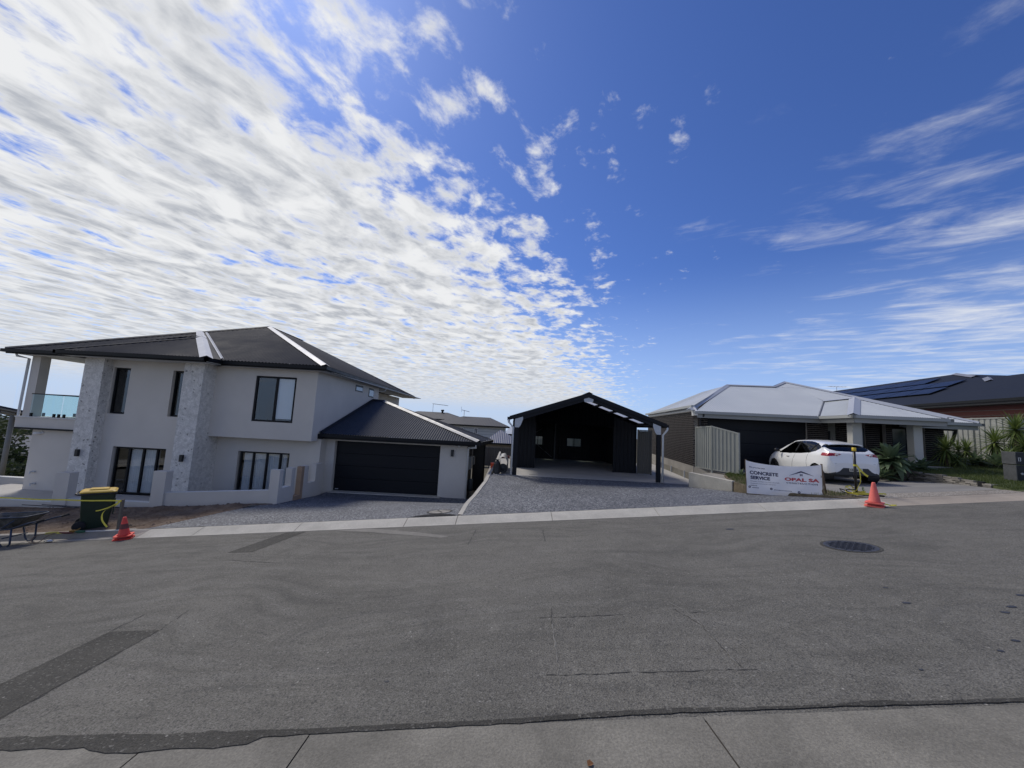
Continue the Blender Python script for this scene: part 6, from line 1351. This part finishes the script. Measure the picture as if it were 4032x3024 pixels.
def csec(y, n):
    zt, zb, hm, zm, hb, zbe, hr = (pchip(y, k) for k in (ZT, ZBT, HM, ZM, HBt, ZBe, HR))
    ze = lerp(zbe, zt, .74)
    P_ = [(0, zb), (hm * .80, zb), (hm * .95, zb + .05), (hm, zm), (lerp(hm, hb, .55), lerp(zm, zbe, .72)), (hb, zbe), (lerp(hb, hr, .52), lerp(zbe, ze, .55)), (hr, ze), (hr * .82, lerp(ze, zt, .72)), (hr * .45, lerp(ze, zt, .95)), (0, zt)]
    pp = [Vector((a, 0, b)) for a, b in P_]; seg = n // 10 + 1; out = bez(pp, seg); return [(v.x, v.z) for v in out]
NYs = [0, .008, .018, .03] + [.03 + .006 * k for k in range(1, 99)] + [.624 + .012 * k for k in range(1, 205)] + [3.08 + .02 * k for k in range(1, 50)]
NYs = [y for y in NYs if y <= 4.06]
half = [csec(y, 170) for y in NYs]; nh = len(half[0])
grid = [[(-x, y, z) for x, z in reversed(h)][:-1] + [(x, y, z) for x, z in h] for h, y in zip(half, NYs)]
nc = len(grid[0])
def inpoly(px_, py_, pg):
    c = False
    for (x1, y1), (x2, y2) in zip(pg, pg[1:] + pg[:1]):
        if (y1 > py_) != (y2 > py_) and px_ < (x2 - x1) * (py_ - y1) / (y2 - y1) + x1: c = not c
    return c
SIDEW = [(3.0, .90), (2.84, 1.03), (2.45, 1.265), (2.2, 1.365), (1.7, 1.395), (1.2, 1.39), (.92, 1.335), (.68, 1.25), (.58, 1.17), (.72, 1.06), (1.0, .99), (1.5, .945), (2.2, .91)]
REARW = [(.53, 1.29), (.44, 1.308), (0, 1.315), (-.44, 1.308), (-.53, 1.29), (-.645, 1.225), (-.58, 1.14), (-.42, 1.09), (0, 1.082), (.42, 1.09), (.58, 1.14), (.645, 1.225)]
TAIL = [(.34, .995), (.48, .945), (.74, .918), (.90, .93), (.90, 1.0), (.72, 1.032), (.50, 1.022)]
DARKB = [(.40, .565), (.52, .44), (.82, .34), (.82, .20), (-.82, .20), (-.82, .34), (-.52, .44), (-.40, .565)]
WS = ((.58, .30), (3.20, .30))
parts = {k: [] for k in ('body', 'side_window', 'rear_window', 'windscreen', 'tail_light', 'rear_diffuser', 'underbody')}
for i in range(len(NYs) - 1):
    for j in range(nc - 1):
        c = [sum(grid[a][b][k] for a, b in ((i, j), (i + 1, j), (i + 1, j + 1), (i, j + 1))) / 4 for k in range(3)]; x, y, z = c; ax = abs(x)
        if ax > .5 and z < .75 and any(math.hypot(y - a, z - b) < .352 for a, b in WS): continue
        if z < .235 and ax < .8 and .1 < y < 3.9: key = 'underbody'
        elif y > .56 and ax > .50 and inpoly(y, z, SIDEW): key = 'side_window'
        elif y < .62 and inpoly(x, z, REARW) and z > 1.07: key = 'rear_window'
        elif 2.38 < y < 3.04 and ax < .56 - .04 * (3.04 - y) and z > 1.05: key = 'windscreen'
        elif y < .36 and inpoly(ax, z, TAIL): key = 'tail_light'
        elif y < .30 and inpoly(x, z, DARKB): key = 'rear_diffuser'
        else: key = 'body'
        parts[key].append((i, j, x))
PAINT = custom('car_paint', lambda t, v: t.n('ShaderNodeBsdfPrincipled', Base_Color=(.82, .82, .81), Roughness=.25, Specular_IOR_Level=.5, Coat_Weight=.6, Coat_Roughness=.05).outputs[0])
TAILM = M('tail_red', (.34, .012, .022), .15, .25, 9, spec=.6); DARKPL = M('dark_bumper', (.040, .042, .046), .5, .08)
def carmesh(name, cells, mat, sm_=True):
    mb = MB(FC); idx = {}
    def vi(i, j):
        if (i, j) not in idx: idx[(i, j)] = mb._a([grid[i][j]])
        return idx[(i, j)]
    for i, j, _ in cells: mb.f.append((vi(i, j), vi(i, j + 1), vi(i + 1, j + 1), vi(i + 1, j))); mb.mi.append(0)
    return mb.build(name, mat, CAR, sm_)
bo = carmesh('body', parts['body'], PAINT); carmesh('underbody', parts['underbody'], BLACKP); carmesh('rear_window', parts['rear_window'], GLASSD); carmesh('windscreen', parts['windscreen'], GLASSD); carmesh('rear_bumper_insert', parts['rear_diffuser'], DARKPL)
for s_ in (-1, 1):
    carmesh('side_window', [c for c in parts['side_window'] if c[2] * s_ > 0], GLASSD); o = carmesh('tail_light', [c for c in parts['tail_light'] if c[2] * s_ > 0], TAILM)
    lump(q_ := MB(FC), (s_ * .50, .035, .985), .06, .02, .028, random.Random(1), 8); q_.build('reversing_lens', M('lens_pale', (.65, .60, .60), .2), o, True)
mb = MB(FC); mb.poly(grid[0]); mb.build('rear_panel', PAINT, CAR)
mb = MB(FC); mb.prism([(.36, -.008, .56), (.47, -.008, .45), (.60, -.008, .39), (.60, -.008, .345), (-.60, -.008, .345), (-.60, -.008, .39), (-.47, -.008, .45), (-.36, -.008, .56)], (0, .03, 0)); mb.build('rear_bumper_insert', DARKPL, CAR)
# cabin and pillars seen through the dark glass
MB(FC).box(-.55, .55, .7, 2.6, .5, .95).build('cabin_floor', BLACKP, CAR)
for x in (-.35, .35): bevel(MB(FC).box(x - .2, x + .2, 1.5, 1.62, .9, 1.25).build('seat_back', BLACKP, CAR), .05)
def carline(pts, r, mat, name='seam', par=None):
    mb = MB(FC); mb.tube(pts, r, 5); return mb.build(name, mat, par or bo)
def surf(y, z, s_):
    sec = csec(y, 70)
    for a, b in zip(sec, sec[1:]):
        if min(a[1], b[1]) - 1e-6 <= z <= max(a[1], b[1]) + 1e-6 and a[0] > .3: t = (z - a[1]) / (b[1] - a[1]) if b[1] != a[1] else 0; return Vector((s_ * (lerp(a[0], b[0], t) + .001), y, z))
    return Vector((s_ * .8, y, z))
SEAM = M('seam_dark', (.06, .06, .065), .7)
for s_ in (-1, 1):
    carline([surf(2.02 - .02 * k, .28 + .07 * k, s_) for k in range(10)], .005, SEAM); carline([surf(3.0 - .0 * k, .45 + .07 * k, s_) for k in range(7)], .005, SEAM)
    carline([surf(1.08 - .012 * (k - 5) ** 2 * .2, .42 + .07 * k, s_) for k in range(9)], .005, SEAM); carline([surf(2.9 - .1 * k, .235, s_) for k in range(19)], .006, DARKPL, 'sill_line')
    p = surf(2.25, .80, s_); carline([p + Vector((0, .10, 0)), p + Vector((s_ * .025, .05, .005)), p + Vector((s_ * .025, -.06, .005)), p + Vector((0, -.10, 0))], .012, PAINT, 'door_handle')
    carline([p + Vector((s_ * .004, .07, -.03)), p + Vector((s_ * .004, -.07, -.03))], .010, SEAM, 'handle_recess')
    carline([surf(1.88 - .008 * k, 1.0 + .036 * k, s_) * 1.0 + Vector((s_ * .004, 0, 0)) for k in range(11)], .022, BLACKP, 'door_pillar'); carline([surf(1.02 - .02 * k, 1.06 + .03 * k, s_) + Vector((s_ * .003, 0, 0)) for k in range(10)], .014, BLACKP, 'door_pillar')
    mb = MB(FC); lump(mb, (s_ * .93, 2.80, 1.0), .10, .055, .07, random.Random(2), 10); mo = mb.build('mirror', BLACKP, CAR, True); carline([(s_ * .80, 2.80, .95), (s_ * .90, 2.80, .97)], .02, BLACKP, 'mirror_arm', mo)
    for yc, zc_ in WS:
        m_ = FC @ xf((s_ * .775, yc, zc_), 0, 0, R(90)); mb = MB(); mb.lathe([(.20, -.09), (.285, -.10), (.302, -.07), (.305, 0), (.302, .07), (.285, .10), (.20, .09)], 36, m_, False); wo = mb.build('wheel', RUBBER, CAR, True)
        mb = MB(); mb.lathe([(.205, s_ * .085), (.195, s_ * .04), (.05, s_ * .03)], 30, m_, False); mb.lathe([(.05, s_ * .08), (.0, s_ * .085)], 14, m_, False); mb.build('rim', M('rim_dark', (.05, .052, .056), .35, .1, metal=.4), wo, True)
        mb = MB()
        for k in range(10):
            a = 2 * math.pi * (k // 2) / 5 + (.16 if k % 2 else -.16); d0 = Vector((math.cos(a), math.sin(a), 0)); mb.tube([m_ @ (d0 * .04 + Vector((0, 0, s_ * .075))), m_ @ (d0 * .205 + Vector((0, 0, s_ * .07)))], .014, 6)
        mb.build('spoke', MATS['rim_dark'], wo, True)
        mb = MB(FC); mb.grid(lambda i, j: (s_ * (.50 + .345 * j), yc + .348 * math.cos(R(-25 + 230 * i / 24)), zc_ + .348 * math.sin(R(-25 + 230 * i / 24))), 25, 2); mb.build('wheel_arch', BLACKP, CAR)
carline([Vector((-.72 + .06 * k, .045 - .045 * math.cos(k * .1309 - 1.57) * 0, .66 - .03 * math.sin(math.pi * k / 24) )) for k in range(25)], .006, SEAM)
carline([(-.60 + .05 * k, .005, .70) for k in range(25)], .004, SEAM)
MB(FC).box(-.19, .19, -.025, -.01, .455, .555).build('number_plate', M('plate_white', (.62, .60, .52), .5, .05), CAR)
mb = MB(FC); 
for k in range(6): mb.box(-.17 + .052 * k + (.03 if k > 2 else 0), -.14 + .052 * k + (.03 if k > 2 else 0), -.028, -.0255, .475, .535)
mb.build('plate_marks', SEAM, CAR)
mb = MB(FC); mb.prism([(0, .018, .93), (.032, .018, .985), (0, .018, 1.04), (-.032, .018, .985)], (0, .05, 0)); mb.build('badge', GALV, CAR)
mb = MB(FC); mb.box(-.17, .17, .50, .56, 1.312, 1.328); mb.build('brake_light', M('brake_grey', (.25, .22, .22), .4), CAR)
mb = MB(FC); mb.grid(lambda i, j: (-.53 + 1.06 * i / 12, (.40, .62)[j], (1.330, 1.362)[j] - .03 * abs((i - 6) / 6) ** 2.5), 13, 2); mb.grid(lambda i, j: (-.53 + 1.06 * i / 12, .40, (1.330, 1.308)[j] - .03 * abs((i - 6) / 6) ** 2.5), 13, 2); mb.build('spoiler', PAINT, CAR, True)
mb = MB(FC); mb.prism([(-.01, 1.0, 1.43), (-.01, 1.14, 1.44), (-.01, 1.02, 1.50)], (.02, 0, 0)); mb.tube([(0, 1.05, 1.45), (0, .98, 1.56)], .006, 5); mb.build('roof_aerial', BLACKP, CAR)
# ------------------------------------------------------------------ garden plants
def leafmesh(name, mat, ln, wd, curve, fold, n=9, shape=0.35):
    """long pointed leaf along +x, arching down"""
    mb = MB()
    def f(i, j):
        s = i / (n - 1); a = curve * s; x = ln * (s if abs(curve) < 1e-3 else math.sin(a) / curve); z = 0 if abs(curve) < 1e-3 else -ln * (1 - math.cos(a)) / curve
        w_ = wd * (min(1, (s + .12) / shape) ** .6) * (1 - max(0, (s - shape) / (1 - shape)) ** 1.6) * .5 + .001; y = (j - 1) * w_
        return (x, y, z + abs(j - 1) * fold * w_)
    mb.grid(f, n, 3); me = mb.mesh(name, mat); me.polygons.foreach_set('use_smooth', [True] * len(me.polygons)); return me
def rosette(parent, base, n, meshes, rnd, pmin, pmax, smin=.75, smax=1.1, name='leaf', lift=.0):
    for k in range(n):
        s = k / n; az = k * 2.39996 + rnd.uniform(-.25, .25); pit = lerp(pmin, pmax, s) + rnd.uniform(-8, 8); sc_ = rnd.uniform(smin, smax) * lerp(1.0, .8, s)
        m_ = Matrix.Translation(Vector(base) + Vector((0, 0, lift * s))) @ Matrix.Rotation(az, 4, 'Z') @ Matrix.Rotation(R(-pit), 4, 'Y') @ Matrix.Rotation(rnd.uniform(-.3, .3), 4, 'X') @ Matrix.Scale(sc_, 4)
        inst(name, meshes[k % len(meshes)], parent, m_)
AL = [leafmesh('leaf', AGAVE, .85, .26, .55, .35), leafmesh('leaf', AGAVE, .95, .24, .25, .4), leafmesh('leaf', AGAVE, .8, .28, .9, .3)]
YL = [leafmesh('leaf', YUCCA, .85, .055, .35, .3, 6, .25), leafmesh('leaf', YUCCA, .95, .05, .7, .3, 6, .25), leafmesh('leaf', YUCCA, .75, .06, .15, .3, 6, .25)]
SL = [leafmesh('leaf', AGAVE, .45, .12, .7, .3, 6), leafmesh('leaf', AGAVE, .5, .10, .35, .3, 6)]
def plant(name, label, x, y, z, heads, stem, cat, group=None, seed=1):
    rnd = random.Random(seed); t_ = thing(name, label, cat, (x, y, z), 0, group)
    for hx, hy, hz_, n, me, p0, p1, s0, s1 in heads:
        if hz_ > .25: mb = MB(); mb.tube([(x + hx * .3, y + hy * .3, z - .1), (x + hx, y + hy, z + hz_)], [stem * 1.2, stem], 8); mb.build('stem', BARK, t_, True)
        rosette(t_, (hx, hy, hz_), n, me, rnd, p0, p1, s0, s1, 'leaf', .12)
    return t_
plant('agave', 'big broad leaved agave beside the white car and stone wall', 13.85, 14.05, -1.22, [(0, 0, .62, 64, AL, -35, 80, .82, 1.02), (.75, .1, .34, 22, AL, -20, 70, .5, .6)], .10, 'agave', seed=3)
plant('agave', 'small blue green agave at the foot of the right porch pillar', 15.15, 14.25, -.95, [(0, 0, .12, 24, AL, 5, 75, .55, .7)], .06, 'agave', seed=4)
plant('agave', 'grey green low agave between the round yucca and the letterbox', 17.7, 14.7, -.66, [(0, 0, .12, 26, AL, 0, 75, .5, .65), (-.6, .2, .1, 16, AL, 5, 75, .42, .5)], .06, 'agave', seed=5)
plant('agave', 'upright broad agave leaves just left of the letterbox', 17.85, 14.2, -.66, [(0, 0, .1, 16, AL, 25, 85, .6, .8)], .06, 'agave', seed=6)
plant('low_shrub', 'low spiky green plant at the foot of the big agave by the driveway', 13.3, 13.85, -1.24, [(0, 0, .05, 40, SL, 5, 80, .8, 1.1), (.45, .1, .05, 30, SL, 5, 80, .7, .95), (-.30, .3, .05, 24, SL, 5, 80, .7, .9)], .03, 'shrub', seed=7)
plant('yucca', 'tall round headed yucca with spiky leaves in front of the brick house', 17.0, 15.05, -.72, [(0, 0, .60, 120, YL, -70, 85, .82, 1.0), (.75, .25, .55, 64, YL, -50, 85, .62, .8), (.1, -.3, .22, 30, YL, -45, 40, .5, .7)], .07, 'yucca', seed=8)
plant('yucca', 'spiky yucca clump in front of the pale fence left of the letterbox', 18.35, 14.6, -.62, [(0, 0, .85, 120, YL, -75, 85, .85, 1.05), (-.5, .5, .5, 80, YL, -60, 85, .7, .85), (.3, -.3, .35, 60, YL, -50, 80, .6, .8)], .07, 'yucca', seed=9)
plant('yucca', 'tallest spiky yucca at the right edge of the photograph', 19.15, 14.6, -.6, [(.3, .2, 1.35, 140, YL, -75, 85, 1.0, 1.2), (-.2, -.4, .7, 100, YL, -60, 85, .8, 1.0), (.5, -.2, .5, 70, YL, -60, 80, .7, .9)], .08, 'yucca', seed=10)
plant('yucca', 'low spiky yucca behind the letterbox', 17.0, 13.2, -.72, [(0, 0, .42, 80, YL, -30, 85, .55, .7)], .06, 'yucca', seed=12)
plant('low_shrub', 'small weedy tuft beside the concrete wing wall and fence', 9.2, 14.6, -1.55, [(0, 0, .03, 30, SL, 20, 85, .4, .7), (-.35, .2, .03, 24, SL, 20, 85, .4, .7)], .02, 'shrub', seed=13)
plant('low_shrub', 'small dark weed beside the foot of the capped tape post', 9.95, 10.95, -1.40, [(0, 0, .02, 18, SL, 20, 80, .18, .3)], .01, 'shrub', seed=14)
